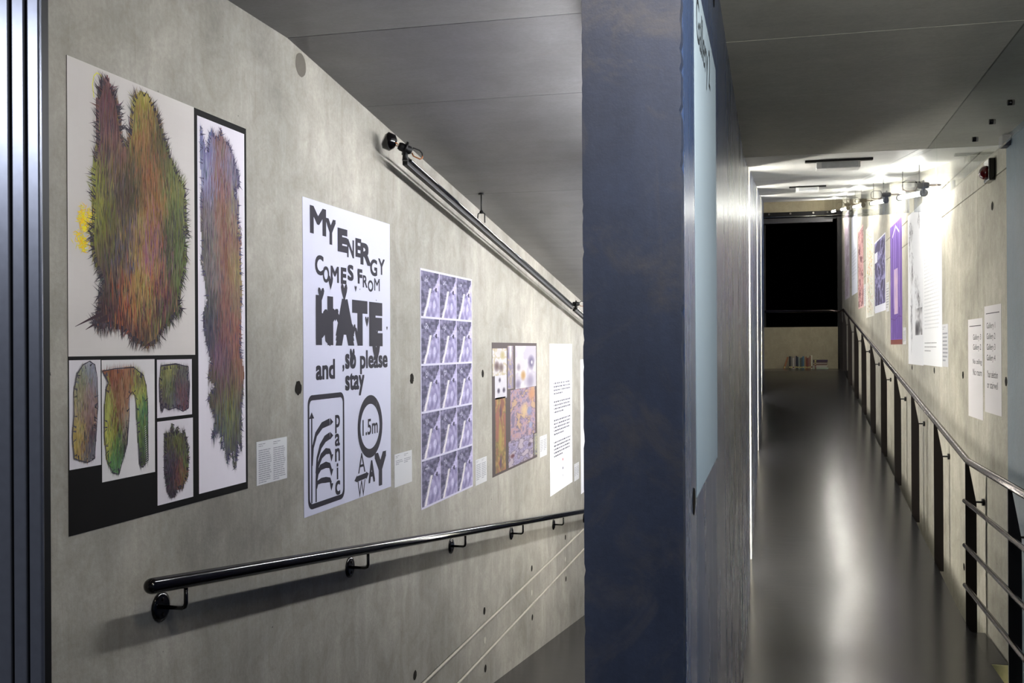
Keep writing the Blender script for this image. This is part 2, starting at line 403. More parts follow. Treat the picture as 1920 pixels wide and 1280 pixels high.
MB().box(XC1-0.2, XC1-0.1, 18.95, 21.5, 1.0, 4.8).build('reveal', M['void'], wn)
MB().box(XR+0.1, XR+0.2, 18.95, 21.5, 1.0, 4.8).build('reveal', M['void'], wn)
MB().box(XC1-0.1, XR+0.1, 18.95, 21.5, 1.0, 1.1).build('reveal', M['void'], wn)
MB().box(XC1-0.1, XR+0.1, 18.95, 21.5, 4.5, 4.6).build('reveal', M['void'], wn)
MB().box(1.075, XR, 18.70, 18.80, 1.22, 3.93, 0.003).build('window_frame', M['blackm'], wn)
MB().box(XC1-0.02, XC1+0.03, 18.72, 18.80, 1.94, 3.9, 0.003).build('window_frame', M['blackm'], wn)

# ------------------------------------------------------------------ glass screen hanging along the right side
def screen(name, y0, y1, label):
    o = MB().pris([(y0, zcr(y0)-0.333), (y1, zcr(y1)-0.333), (y1, zcr(y1)-0.001), (y0, zcr(y0)-0.001)], 0.797, 0.805).build(name, M['glass'])
    place(o, (0.8, (y0+y1)/2, zcr((y0+y1)/2)-0.3)); tag(o, label, 'glass screen', 'clear glass screens under the right ceiling'); return o
g1 = screen('glass_screen', 2.2, 5.56, 'flat level sheet of clear glass hanging from the ceiling over the landing, nearest')
for y in (2.9, 3.235, 3.57, 3.908, 4.224, 4.565):
    f = MB().tube([(0.79, y, 2.44), (0.812, y, 2.44)], 0.010, 12).build('point_fixing', M['black'], g1); f.matrix_parent_inverse = g1.matrix_world.inverted() if False else Matrix.Translation(-Vector(g1.location))
g2 = MB().pris([(5.60, 2.317), (5.91, 2.317), (10.6, zcr(10.6)-0.333), (10.6, zcr(10.6)-0.001), (5.91, 2.649), (5.60, 2.649)], 0.797, 0.805).build('glass_screen', M['glass'])
place(g2, (0.8, 8, 2.6)); tag(g2, 'sloping sheet of clear glass under the rising ceiling, beside the first lit tubes', 'glass screen', 'clear glass screens under the right ceiling')
g3 = screen('glass_screen', 10.62, 17.2, 'farthest sloping sheet of clear glass under the rising ceiling, near the dark opening')

# ------------------------------------------------------------------ lights that the place has
def wall_washer(y0, y1, x, zf, mat, label, group, drop):
    t = empty('wall_washer', (x, (y0+y1)/2, zf((y0+y1)/2)-drop)); tag(t, label, 'light', group)
    inv = Matrix.Translation(-Vector(t.location))
    def sl(dx0, dz0, dx1, dz1, dx2, dz2, dx3, dz3, n, m):
        bm = MB(); a = [bm.bm.verts.new((x+dx, y0, zf(y0)-drop+dz)) for dx, dz in ((dx0, dz0), (dx1, dz1), (dx2, dz2), (dx3, dz3))]
        b = [bm.bm.verts.new((x+dx, y1, zf(y1)-drop+dz)) for dx, dz in ((dx0, dz0), (dx1, dz1), (dx2, dz2), (dx3, dz3))]
        bm.bm.faces.new(a); bm.bm.faces.new(b[::-1])
        for k in range(4): bm.bm.faces.new((a[k], a[(k+1) % 4], b[(k+1) % 4], b[k]))
        o = bm.build(n, m, t); o.matrix_parent_inverse = inv
    sl(0.0, -0.035, 0.06, -0.035, 0.06, 0.05, -0.035, 0.035, 'housing', M['white_plastic'])
    sl(-0.004, -0.030, -0.001, -0.032, -0.036, 0.028, -0.039, 0.030, 'lit_panel', mat)
    for q in (0.15, 0.85):
        yy = y0+(y1-y0)*q; o = MB().tube([(x+0.03, yy, zf(yy)-drop+0.04), (x+0.03, yy, zf(yy)+0.01)], 0.004, 6).build('hanger_rod', M['blackm'], t); o.matrix_parent_inverse = inv
def linear_lamp(y0, y1, x, zf, mat, label, group, drop=0.2, side=1, r=0.017):
    t = empty('tube_light', (x, (y0+y1)/2, zf((y0+y1)/2)-drop)); tag(t, label, 'light', group)
    inv = Matrix.Translation(-Vector(t.location))
    def add(mb, n, m):
        o = mb.build(n, m, t); o.matrix_parent_inverse = inv; return o
    a, b = Vector((x, y0, zf(y0)-drop)), Vector((x, y1, zf(y1)-drop))
    d = (b-a).normalized()
    add(MB().tube([a+d*0.02, b-d*0.02], r, 10), 'glass_tube', mat)
    add(MB().tube([a-d*0.03, a+d*0.02], r*1.5, 10), 'end_cap', M['blackm'])
    add(MB().tube([b-d*0.02, b+d*0.03], r*1.5, 10), 'end_cap', M['blackm'])
    if side < 0: add(MB().pris([(y0, zf(y0)-drop+0.035), (y1, zf(y1)-drop+0.035), (y1, zf(y1)-drop+0.06), (y0, zf(y0)-drop+0.06)], x-0.012, x+0.012), 'reflector', M['white_plastic'])
    for q in (0.15, 0.85):
        p = a.lerp(b, q); add(MB().tube([(x, p.y, p.z+0.05), (x, p.y, zf(p.y)+0.01)], 0.004, 6), 'hanger_rod', M['blackm'])
    return t
for i in range(5):
    y0 = 7.42+2.4*i
    linear_lamp(y0, y0+1.35, 0.98, zcr, M['tube_r'],
                ['nearest lit tube lamp washing the top of the white text poster', 'second lit tube lamp along the right wall, above the purple poster', 'third lit tube lamp along the right wall, above the yellow strip poster',
                 'fourth lit tube lamp along the right wall, above the pink poster', 'farthest lit tube lamp beside the dark opening'][i], 'lit tubes washing the right wall')
for i in range(4):
    y0 = 3.0+2.1*i
    wall_washer(y0, y0+1.5, -0.46, zcl, M['tube_l'], ['nearest', 'second', 'third', 'farthest'][i]+' lit tube lamp on the falling ramp, behind the blue wall', 'tube lamps behind the blue wall', drop=0.14)
for k, y in enumerate((7.17, 10.74, 14.31)):
    t = empty('slit_light', (-0.243, y, zfr(y))); tag(t, ['nearest', 'middle', 'farthest'][k]+' upright lit tube inside a slit of the blue wall', 'light', 'upright tubes in the wall slits')
    inv = Matrix.Translation(-Vector(t.location)); z0 = zfr(y)+0.03; z1 = zcr(y)-0.05; zs = [z0, z0+(z1-z0)*0.36, z0+(z1-z0)*0.68, z1]
    for a, b in zip(zs[:-1], zs[1:]):
        o = MB().tube([(-0.243, y, a+0.02), (-0.243, y, b-0.02)], 0.012, 8).build('glass_tube', M['tube_s'], t); o.matrix_parent_inverse = inv
        o = MB().tube([(-0.243, y, b-0.02), (-0.243, y, b+0.02)], 0.016, 8).build('lamp_holder', M['blackm'], t); o.matrix_parent_inverse = inv

# flat ceiling fittings on the rising ceiling
def ceiling_fitting(x0, x1, y, label):
    t = empty('emergency_light', ((x0+x1)/2, y, zcr(y))); tag(t, label, 'ceiling light')
    inv = Matrix.Translation(-Vector(t.location)); z = zcr(y)
    def add(mb, n, m): o = mb.build(n, m, t); o.matrix_parent_inverse = inv
    add(MB().box(x0-0.065, x1+0.07, y-0.07, y-0.03, z-0.022, z-0.010, 0.002), 'mounting_bar', M['blackm'])
    add(MB().box(x0, x1, y-0.06, y+0.06, z-0.062, z-0.012, 0.006), 'housing', M['white_plastic'])
    add(MB().box(x0+0.03, x1-0.012, y-0.066, y+0.05, z-0.058, z-0.026, 0.004), 'diffuser', M['grey_plastic'])
ceiling_fitting(0.254, 0.504, 6.5, 'long white emergency light on the pale ceiling just past the ceiling step, the nearer one')
ceiling_fitting(0.23, 0.455, 11.0, 'small white emergency light farther up the rising ceiling, the farther one')

# lamp holders with wire loops
def holder(loc, d, label, sc_=1.0, ball=True, lp=1.0):
    """a clip-on lamp holder: black body, collar, wire guard loops; d = axis"""
    loc = Vector(loc); d = Vector(d).normalized(); up = Vector((0, 0, 1)); sd = d.cross(up).normalized()
    t = empty('caged_lamp_holder', loc); tag(t, label, 'lamp holder'); inv = Matrix.Translation(-loc)
    def add(mb, n, m): o = mb.build(n, m, t); o.matrix_parent_inverse = inv
    s = sc_
    add(MB().tube([loc-d*0.03*s, loc-d*0.02*s, loc+d*0.02*s, loc+d*0.03*s], [0.014*s, 0.018*s, 0.018*s, 0.012*s], 12), 'body', M['blackm'])
    add(MB().tube([loc-d*0.004*s, loc+d*0.004*s], 0.030*s, 14), 'collar', M['blackm'])
    for q in (1, -1):
        p = [loc+d*0.03*s+up*0.006*q*s, loc+d*(0.03+.012*lp)*s+up*0.028*q*s*lp, loc+d*(.03+.06*lp)*s+up*0.030*q*s*lp, loc+d*(.03+.078*lp)*s+up*0.018*q*s*lp, loc+d*(.03+.08*lp)*s]
        add(MB().tube(p, 0.0032*s, 6), 'wire_loop', M['blackm'] if q > 0 else M['copper'])
        p = [loc-d*0.03*s+sd*0.010*q*s, loc-d*0.045*s+sd*0.024*q*s, loc-d*0.08*s+sd*0.022*q*s, loc-d*0.09*s]
        add(MB().tube(p, 0.0025*s, 6), 'wire_loop', M['copper'])
    if ball:
        c = loc-d*0.07*s-Vector((0, 0, 0.0))
        add(MB().tube([c-d*0.028*s, c-d*0.018*s, c+d*0.012*s, c+d*0.026*s], [0.022*s, 0.036*s, 0.036*s, 0.020*s], 14), 'lamp_head', M['black'])
        add(MB().tube([c+d*0.004*s+sd*0.029*s, c+d*0.004*s+sd*0.033*s], 0.007*s, 8), 'indicator', M['white_plastic'])
    add(MB().tube([loc, loc-up*0.03*s, loc-up*0.05*s], [0.010*s, 0.012*s, 0.014*s], 8), 'clamp', M['blackm'])
    return t
HR = ['nearest caged lamp holder behind the hanging glass on the right', 'second caged lamp holder along the lit tubes on the right', 'third caged lamp holder along the lit tubes on the right', 'farthest caged lamp holder along the lit tubes on the right']
for i, y in enumerate((7.05, 9.25, 11.6, 14.0)):
    holder((0.93, y, zcr(y)-0.16), (-0.96, 0.25, 0.05), HR[i], 1.15, False)

# alarm beacon
t = empty('alarm_beacon', (XR, 6.05, 2.50)); tag(t, 'small dark red alarm beacon on black base, high on the right wall below the glass', 'alarm'); inv = Matrix.Translation(-Vector(t.location))
o = MB().box(XR-0.035, XR, 5.98, 6.12, 2.48, 2.60, 0.008).build('base', M['black'], t); o.matrix_parent_inverse = inv
o = MB().dome((XR-0.035, 6.05, 2.53), 0.038).build('red_dome', M['red'], t); o.matrix_parent_inverse = inv

# ------------------------------------------------------------------ left handrail
def zhr(y): return 1.008-0.1225*(y-2.30)
t = empty('handrail', (XL, 2.3, 0.9)); tag(t, 'round glossy black handrail sloping down along the left concrete wall', 'handrail'); invh = Matrix.Translation(-Vector(t.location)); left_rail = t
XH = XL+0.078
o = MB().tube([(XH, 2.32, zhr(2.32)), (XH, 13, zhr(13))], 0.0205, 20, round_ends=True).build('rail', M['black'], t); o.matrix_parent_inverse = invh
for y in (2.476, 3.759, 5.064, 6.315, 7.60, 8.88, 10.16):
    z = zhr(y)-0.075
    o = MB().tube([(XL, y, z), (XL+0.006, y, z), (XL+0.010, y, z)], [0.040, 0.040, 0.030], 20).build('wall_flange', M['black'], t); o.matrix_parent_inverse = invh
    o = MB().tube([(XL+0.008, y, z), (XH-0.012, y, z), (XH-0.003, y, z+0.004), (XH, y, z+0.014), (XH, y, z+0.062)], 0.0058, 10).build('bracket', M['black'], t); o.matrix_parent_inverse = invh
    for q in (-1, 1):
        b_ = MB().tube([(XL+0.008, y, z+0.02*q), (XL+0.013, y, z+0.02*q)], 0.005, 8).build('screw', M['rail'], t); b_.matrix_parent_inverse = invh

# ------------------------------------------------------------------ left lamp rail under the ceiling
def ztr(y): return 2.397-0.1275*(y-4.155)
t = empty('lamp_rail', (-1.5, 4.155, 2.4)); tag(t, 'long unlit black and chrome lamp rail hanging along the top of the left wall', 'lamp rail'); invt = Matrix.Translation(-Vector(t.location))
def tadd(mb, n, m): o = mb.build(n, m, t); o.matrix_parent_inverse = invt; return o
def sect(y0, y1):
    tadd(MB().pris([(y0, ztr(y0)-0.018), (y1, ztr(y1)-0.018), (y1, ztr(y1)+0.012), (y0, ztr(y0)+0.012)], -1.520, -1.497, 0.003), 'rail_body', M['blackm'])
    tadd(MB().tube([(-1.490, y0+0.02, ztr(y0+.02)+0.006), (-1.490, y1-0.02, ztr(y1-.02)+0.006)], 0.0055, 10), 'chrome_strip', M['chrome'])
    tadd(MB().tube([(-1.510, y0, ztr(y0)+0.024), (-1.510, y1, ztr(y1)+0.024)], 0.004, 8), 'cable', M['blackm'])
sect(4.16, 7.92); sect(8.0, 11.8)
for y in (5.30, 8.9):
    x = -1.495
    tadd(MB().tube([(x, y, ztr(y)+0.07), (x, y, zcl(y)+0.005)], 0.0035, 8), 'hanger_rod', M['blackm'])
    tadd(MB().tube([(x-0.02, y-0.01, ztr(y)+0.012), (x-0.018, y, ztr(y)+0.06), (x, y, ztr(y)+0.072), (x+0.018, y, ztr(y)+0.06), (x+0.016, y+0.01, ztr(y)+0.014)], 0.0035, 8), 'hanger_hook', M['blackm'])
    tadd(MB().tube([(x, y, ztr(y)+0.062), (x, y, ztr(y)+0.074), (x, y, ztr(y)+0.08)], [0.010, 0.010, 0.004], 10), 'hanger_nut', M['blackm'])
    tadd(MB().tube([(x, y, zcl(y)-0.006), (x, y, zcl(y)+0.004)], 0.016, 12), 'ceiling_plate', M['blackm'])
holder((-1.485, 4.10, 2.435), (0.80, 0.5, -0.35), 'black caged lamp holder clipped to the near end of the left lamp rail', 1.0, True, 0.6)
holder((-1.485, 7.96, ztr(7.96)+0.03), (0.93, 0.3, 0), 'small caged lamp holder on the left lamp rail close to the blue wall edge', 0.9, False, 0.7)

# ------------------------------------------------------------------ right guard rail
t = empty('guard_rail', (XP, 6.3, 0)); tag(t, 'steel guard rail with round top rail and dark flat posts beside the rising ramp', 'railing'); invg = Matrix.Translation(-Vector(t.location))
def gadd(mb, n, m): o = mb.build(n, m, t); o.matrix_parent_inverse = invg; return o
def zgr(y): return zfr(y)+0.95 if y < 16.9 else 2.17
rr_ = 0.019
gadd(MB().tube([(XP+.005, 1.5, 0.95), (XP+.005, 6.28, 0.95), (XP+.005, 6.34, 0.955), (XP+.005, 11.6, zgr(11.6)), (XP+.005, 16.86, 2.166), (XP+.005, 16.92, 2.17), (XP+.005, 17.75, 2.17)], rr_, 16), 'top_rail', M['rail'])
gadd(MB().tube([(XP+.005, 17.75, 2.17), (0.9, 17.85, 2.185), (XC1+0.01, 17.85, 2.19)], rr_, 12), 'end_rail', M['rail'])
for z in (0.725, 0.475, 0.25):
    gadd(MB().tube([(XP-0.012, 1.5, z), (XP-0.012, 6.32, z)], 0.0125, 12, round_ends=True), 'lower_rail', M['rail'])
def post(y, first=False):
    zb = zfr(y)-0.06 if y < 16.9 else 1.2; zt = zgr(y)-0.01
    x0, x1 = XP-0.006, XP+0.052
    w = 0.012
    prof = [(x0, zb), (x1, zb), (x1, zt-0.235), (x0+0.016, zt), (x0, zt)]
    p = gadd(MB().prisy(prof, y-w/2, y+w/2), 'post', M['post_n'] if y < 6.0 else M['post'])
    z = zt-0.225
    for n_, mb in (('wall_bracket', MB().tube([(x1-0.004, y, z), (XR-0.012, y, z)], 0.0055, 8)), ('bracket_flange', MB().tube([(XR-0.014, y, z), (XR-0.001, y, z)], 0.020, 12))):
        o = mb.build(n_, M['blackm'], t); o.matrix_parent_inverse = invg
for y in (5.23, 4.1, 2.97): post(y)
py = 6.33
while py < 16.8:
    post(py); py += 1.185
post(16.95); post(17.72)

# ------------------------------------------------------------------ books on the far landing
bcols = [(165, 110, 70), (30, 28, 30), (120, 118, 108), (190, 185, 175), (160, 150, 140), (28, 34, 52), (34, 40, 60), (150, 165, 150), (90, 95, 80), (62, 88, 100), (70, 105, 130), (170, 150, 110),
         (150, 84, 52), (128, 62, 48), (140, 96, 90), (150, 110, 80), (206, 200, 178)]
bnames = ['tan', 'black', 'grey', 'white', 'cream', 'navy', 'dark blue', 'pale green', 'olive', 'teal', 'blue', 'sand', 'rust', 'brown', 'rose brown', 'ochre', 'ivory']
bookmats = {}
def bmat(c):
    if c not in bookmats: bookmats[c] = plain('book_cover_%d_%d_%d' % c, c, 0.5)
    return bookmats[c]
pages = plain('book_pages', (215, 208, 185), 0.8)
def book(cx, w, h, d, col, label, group, lean=0.0, flat=False, z=1.22, cy=18.50, rot=0.0):
    t = empty('book', (cx, cy, z)); tag(t, label, 'book', group)
    cov = MB().box(-w/2, w/2, -d/2, -d/2+0.003, 0, h).box(-w/2, -w/2+0.003, -d/2, d/2, 0, h).box(w/2-0.003, w/2, -d/2, d/2, 0, h).build('cover', bmat(col), t)
    MB().box(-w/2+0.003, w/2-0.003, -d/2+0.003, d/2-0.004, 0.003, h-0.004).build('pages', pages, t)
    MB().box(-w*0.36, w*0.36, -d/2-0.0006, -d/2, h*0.08, h*0.2).build('spine_band', bmat((200, 190, 120) if sum(col) < 500 else (120, 60, 50)), t)
    if flat:
        t.rotation_euler = (0, PI/2, rot); t.location = (cx, cy, z)
    else:
        t.rotation_euler = (0, lean, rot)
    return t
x = 0.262
r2 = random.Random(5)
for i, c in enumerate(bcols):
    w = r2.uniform(0.016, 0.029) if i not in (0,) else 0.03
    h = r2.uniform(0.185, 0.225) if i != 16 else 0.235
    if i == 0:
        book(0.178, w, 0.215, 0.15, c, 'tan book leaning at the left end of the upright row', 'upright books on the far landing', lean=0.30)
    else:
        book(x+w/2, w, h, 0.15, c, '%s spined book, number %s from the left of the upright row' % (bnames[i], ['one', 'two', 'three', 'four', 'five', 'six', 'seven', 'eight', 'nine', 'ten', 'eleven', 'twelve', 'thirteen', 'fourteen', 'fifteen', 'sixteen', 'seventeen'][i]), 'upright books on the far landing')
        x += w+0.0015
z = 1.22
for i, (c, l, w, nmx) in enumerate((((175, 190, 165), 0.245, 0.026, 'pale green book at the bottom'), ((200, 196, 186), 0.22, 0.020, 'white book second from the bottom'), ((186, 176, 160), 0.235, 0.022, 'cream book third from the bottom'),
                                    ((110, 74, 60), 0.225, 0.018, 'brown book fourth from the bottom'), ((196, 186, 170), 0.215, 0.016, 'thin cream book under the top two'), ((86, 60, 66), 0.23, 0.020, 'maroon book just under the top'), ((58, 34, 68), 0.235, 0.030, 'thick purple book on top'))):
    book(x+0.012, w, l, 0.15, c, nmx+' of the flat stack', 'stacked books on the far landing', flat=True, z=z+w/2); z += w+0.0005

# ------------------------------------------------------------------ printed sheets
PAPER = 0.0012
class Print:
    def __init__(s): s.v = []; s.f = []; s.c = []
    def poly(s, pts, col, h=0.0):
        b = len(s.v); h += (len(s.f) % 89)*2.5e-6; s.v += [(p[0], p[1], PAPER+h) for p in pts]; s.f.append(tuple(range(b, b+len(pts)))); s.c.append(col)
    def rect(s, u0, v0, u1, v1, col, h=0.0): s.poly([(u0, v0), (u1, v0), (u1, v1), (u0, v1)], col, h)
    def stroke(s, x, y, a, l, w, col, h=0.0):
        dx, dy = math.cos(a)*l/2, math.sin(a)*l/2; nx, ny = -math.sin(a)*w/2, math.cos(a)*w/2
        s.poly([(x-dx, y-dy), (x+nx, y+ny), (x+dx, y+dy), (x-nx, y-ny)], col, h)
    def line(s, pts, w, col, h=0.0):
        """thick polyline, pts (x,y) or (x,y,w)"""
        n = len(pts); L = []; R = []
        for i in range(n):
            a = pts[max(0, i-1)]; b = pts[min(n-1, i+1)]; dx, dy = b[0]-a[0], b[1]-a[1]; d = math.hypot(dx, dy) or 1
            ww = pts[i][2] if len(pts[i]) > 2 else w
            L.append((pts[i][0]-dy/d*ww/2, pts[i][1]+dx/d*ww/2)); R.append((pts[i][0]+dy/d*ww/2, pts[i][1]-dx/d*ww/2))
        for i in range(n-1): s.poly([L[i], R[i], R[i+1], L[i+1]], col, h)
    def grid(s, u0, v0, u1, v1, nx, ny, fn, h=0.0):
        b = len(s.v)
        for j in range(ny+1):
            for i in range(nx+1): s.v.append((u0+(u1-u0)*i/nx, v0+(v1-v0)*j/ny, PAPER+0.0003+h))
        for j in range(ny):
            for i in range(nx):
                k = b+j*(nx+1)+i; s.f.append((k, k+1, k+nx+2, k+nx+1)); s.c.append(fn((i+0.5)/nx, (j+0.5)/ny))
    def build(s, name, parent, inv=None):
        me = bpy.data.meshes.new(name); me.from_pydata(s.v, [], s.f)
        at = me.color_attributes.new('Col', 'FLOAT_COLOR', 'CORNER'); cs = []
        cache = {}
        for f, c in zip(s.f, s.c):
            c = tuple(c[:3])
            if c not in cache: cache[c] = lin(c)
            cs += list(cache[c])*len(f)
        at.data.foreach_set('color', cs)
        o = link(name, me, M['print'], parent); return o

def sheet(name, label, cat, side, Y0, Y1, Z0, Z1, col=(226, 226, 232), group=None, tilt=0.0, th=PAPER):
    """a thin paper sheet on a wall; local x to the viewer's right, y up, z out of the wall"""
    w, h = Y1-Y0, Z1-Z0
    if side == 'L': Mx = Matrix(((0, 0, 1, XL), (1, 0, 0, Y0), (0, 1, 0, Z0), (0, 0, 0, 1)))
    elif side == 'C': Mx = Matrix(((0, 0, 1, XC1), (1, 0, 0, Y0), (0, 1, 0, Z0), (0, 0, 0, 1)))
    else: Mx = Matrix(((0, 0, -1, XR), (-1, 0, 0, Y1), (0, 1, 0, Z0), (0, 0, 0, 1)))
    v = [(0, 0, 0.0002), (w, 0, 0.0002), (w, h, 0.0002), (0, h, 0.0002), (0, 0, th), (w, 0, th), (w, h, th), (0, h, th)]
    f = [(4, 5, 6, 7), (3, 2, 1, 0), (0, 1, 5, 4), (1, 2, 6, 5), (2, 3, 7, 6), (3, 0, 4, 7)]
    me = bpy.data.meshes.new(name); me.from_pydata(v, [], f)
    at = me.color_attributes.new('Col', 'FLOAT_COLOR', 'CORNER'); at.data.foreach_set('color', list(lin(col))*24)
    o = link(name, me, M['print']); o.matrix_world = Mx @ Matrix.Rotation(tilt, 4, 'Z'); tag(o, label, cat, group)
    return o, w, h

GL = {}
def glyph_data(txt, off):
    if (txt, off) in GL: return GL[(txt, off)]
    cu = bpy.data.curves.new('t', 'FONT'); cu.body = txt; cu.size = 1; cu.offset = off; cu.resolution_u = 4
    ob = bpy.data.objects.new('t', cu); me = bpy.data.meshes.new_from_object(ob)
    vs = [(v.co.x, v.co.y) for v in me.vertices]; fs = [tuple(p.vertices) for p in me.polygons]
    bpy.data.objects.remove(ob); bpy.data.curves.remove(cu); bpy.data.meshes.remove(me)
    x0 = min(v[0] for v in vs); x1 = max(v[0] for v in vs); y0 = min(v[1] for v in vs); y1 = max(v[1] for v in vs)
    GL[(txt, off)] = (vs, fs, x0, x1, y0, y1); return GL[(txt, off)]
def glyph(P, txt, u0, v0, u1, v1, col, off=0.02, h=0.0006, rot=0.0, keep=False):
    vs, fs, x0, x1, y0, y1 = glyph_data(txt, 0.0)
    x0 -= off; x1 += off; y0 -= off; y1 += off
    sx = (u1-u0)/(x1-x0); sy = (v1-v0)/(y1-y0)
    shifts = [(0, 0)] if off < 0.003 else [(off*i, off*j) for i in (-1, 0, 1) for j in (-1, 0, 1)]
    h += (len(P.f) % 53)*3e-6
    for n_, (ax, ay) in enumerate(shifts):
        b = len(P.v)
        for x_, y_ in vs: P.v.append((u0+(x_+ax-x0)*sx, v0+(y_+ay-y0)*sy, PAPER+h+n_*1.2e-5))
        for f in fs: P.f.append(tuple(i+b for i in f)); P.c.append(col)

def vn(x, y, s): return noise.noise(Vector((x, y, s)))
def mixl(a, b, t): t = max(0, min(1, t)); return tuple(a[i]+(b[i]-a[i])*t for i in range(3))
def text_lines(P, u0, u1, v1, n, dv, lh, col, seed=0, last=0.6, gap=0.012, wmin=0.01, wmax=0.035, h=0.0004):
    r = random.Random(seed); v = v1
    for i in range(n):
        e = u1 if i < n-1 else u0+(u1-u0)*last
        e -= r.uniform(0, 0.12)*(u1-u0); u = u0
        while u < e-wmin*0.5:
            w = min(r.uniform(wmin, wmax), e-u)
            P.rect(u, v-lh, u+w, v, col, h); u += w+gap*0.35
        v -= dv
def caption(side, Y0, Y1, Z0, Z1, label, group, n=8, cols=2, frac=0.9, seed=0):
    o, w, h = sheet('caption_card', label, 'caption card', side, Y0, Y1, Z0, Z1, (192, 192, 194), group)
    P = Print(); m = w*0.06; cw = (w-m*(cols+1))/cols
    for k in range(cols):
        u = m+k*(cw+m)
        text_lines(P, u, u+cw*0.6, h*0.94, 2, h*0.045, h*0.012, (110, 110, 116), seed+k, wmin=w*.05, wmax=w*.14, gap=w*.03)
        text_lines(P, u, u+cw, h*0.80, n, h*frac*0.8/n, h*frac*0.8/n*0.42, (138, 138, 144), seed+5+k, wmin=w*.06, wmax=w*.16, gap=w*.03)
    P.build('printed_text', o); return o

# ---- artwork 1: coloured pencil mural
def inside(poly, x, y):
    c = False; j = len(poly)-1
    for i in range(len(poly)):
        xi, yi = poly[i]; xj, yj = poly[j]
        if (yi > y) != (yj > y) and x < (xj-xi)*(y-yi)/(yj-yi)+xi: c = not c
        j = i
    return c
def pencil(P, poly, ctrl, n, org, clip, seed, spikes=250, spl=(0.010, 0.03), dark=(62, 56, 64), base=None, rad=0.06, sl=(0.02, 0.08), sw=(0.0012, 0.0032), fan=0.0, spd=(0, 0.0), jitter=22, outline=False):
    r = random.Random(seed)
    poly = [(a-org[0], b-org[1]) for a, b in poly]; ctrl = [(a-org[0], b-org[1], *c) for a, b, *c in ctrl]
    x0 = min(p[0] for p in poly); x1 = max(p[0] for p in poly); y0 = min(p[1] for p in poly); y1 = max(p[1] for p in poly)
    cx = (x0+x1)/2
    def col(x, y, sm=False):
        ws_ = [math.exp(-(((c[0]-x)**2+((c[1]-y)*0.7)**2)/(rad*rad)))+1e-6 for c in ctrl]
        if sm:
            W = sum(ws_); return tuple(sum(w*(c[2+k]*.7+(c[2]+c[3]+c[4])*.095) for w, c in zip(ws_, ctrl))/W for k in range(3))
        q = r.uniform(0, sum(ws_))
        for w, c in zip(ws_, ctrl):
            q -= w
            if q <= 0: break
        if r.random() < 0.10: c = (0, 0, *dark)
        j = r.uniform(-jitter, jitter); g_ = (c[2]+c[3]+c[4])/3*0.92; c = (c[0], c[1], c[2]*.62+g_*.36, c[3]*.62+g_*.36, c[4]*.62+g_*.36)
        return tuple(int(max(0, min(255, c[2+k]+j+r.uniform(-10, 10)))) for k in range(3))
    U0, V0, U1, V1 = clip
    def ok(pts): return all(U0 < p[0] < U1 and V0 < p[1] < V1 for p in pts)
    # base tone as small cells
    g = 0.006; nx = int((x1-x0)/g)+1; ny = int((y1-y0)/g)+1
    for j in range(ny):
        for i in range(nx):
            x, y = x0+(i+.5)*g, y0+(j+.5)*g
            if inside(poly, x, y):
                c = col(x, y, True); q = vn(x*90, y*14, seed)*26; P.rect(x-g*.5, y-g*.5, x+g*.5, y+g*.5, tuple(int(max(0, min(255, v*1.04+6+q))) for v in c), 0.0006)
    k = 0; tries = 0
    while k < n and tries < n*6:
        tries += 1; x, y = r.uniform(x0, x1), r.uniform(y0, y1)
        if not inside(poly, x, y): continue
        a = PI/2+r.gauss(0, 0.09)+fan*(x-cx)*(1 if y > (y0+y1)/2 else -1)
        l = r.uniform(*sl); dx, dy = math.cos(a)*l/2, math.sin(a)*l/2
        if not ok([(x-dx, y-dy), (x+dx, y+dy)]): continue
        P.stroke(x, y, a, l, r.uniform(*sw), col(x, y), 0.0008+0.0003*r.random()); k += 1
    # edge spikes
    per = []; 
    for i in range(len(poly)):
        a, b = poly[i], poly[(i+1) % len(poly)]; per.append((math.hypot(b[0]-a[0], b[1]-a[1]), a, b))
    tot = sum(p[0] for p in per); area_ = sum(poly[i][0]*poly[(i+1) % len(poly)][1]-poly[(i+1) % len(poly)][0]*poly[i][1] for i in range(len(poly)))
    sg = 1 if area_ > 0 else -1
    for k in range(spikes):
        q = r.uniform(0, tot)
        for L, a, b in per:
            if q <= L: break
            q -= L
        f = q/L; x, y = a[0]+(b[0]-a[0])*f, a[1]+(b[1]-a[1])*f
        nx_, ny_ = (b[1]-a[1])/L*sg, -(b[0]-a[0])/L*sg
        ang = math.atan2(ny_+spd[1]+0.25*(1 if y > (y0+y1)*.5 else -1), nx_+spd[0])+r.gauss(0, 0.35)
        l = r.uniform(*spl); w = r.uniform(0.002, 0.006)
        bx, by = x-math.cos(ang)*0.012, y-math.sin(ang)*0.012
        tx, ty = bx+math.cos(ang)*(l+0.012), by+math.sin(ang)*(l+0.012); px, py_ = -math.sin(ang)*w/2, math.cos(ang)*w/2
        if not ok([(bx, by), (tx, ty)]): continue
        c = dark if r.random() < 0.72 else col(x-nx_*0.02, y-ny_*0.02)
        jj = r.uniform(-14, 18); P.poly([(bx+px, by+py_), (bx-px, by-py_), (tx, ty)], tuple(int(max(0, min(255, v+jj))) for v in c), 0.0012+0.0002*r.random())
    if outline:
        pp = poly+[poly[0]]
        for q in range(2): P.line([(a+r.uniform(-.0015, .0015), b+r.uniform(-.0015, .0015)) for a, b in pp], 0.0022, dark, 0.0014+q*.0001)

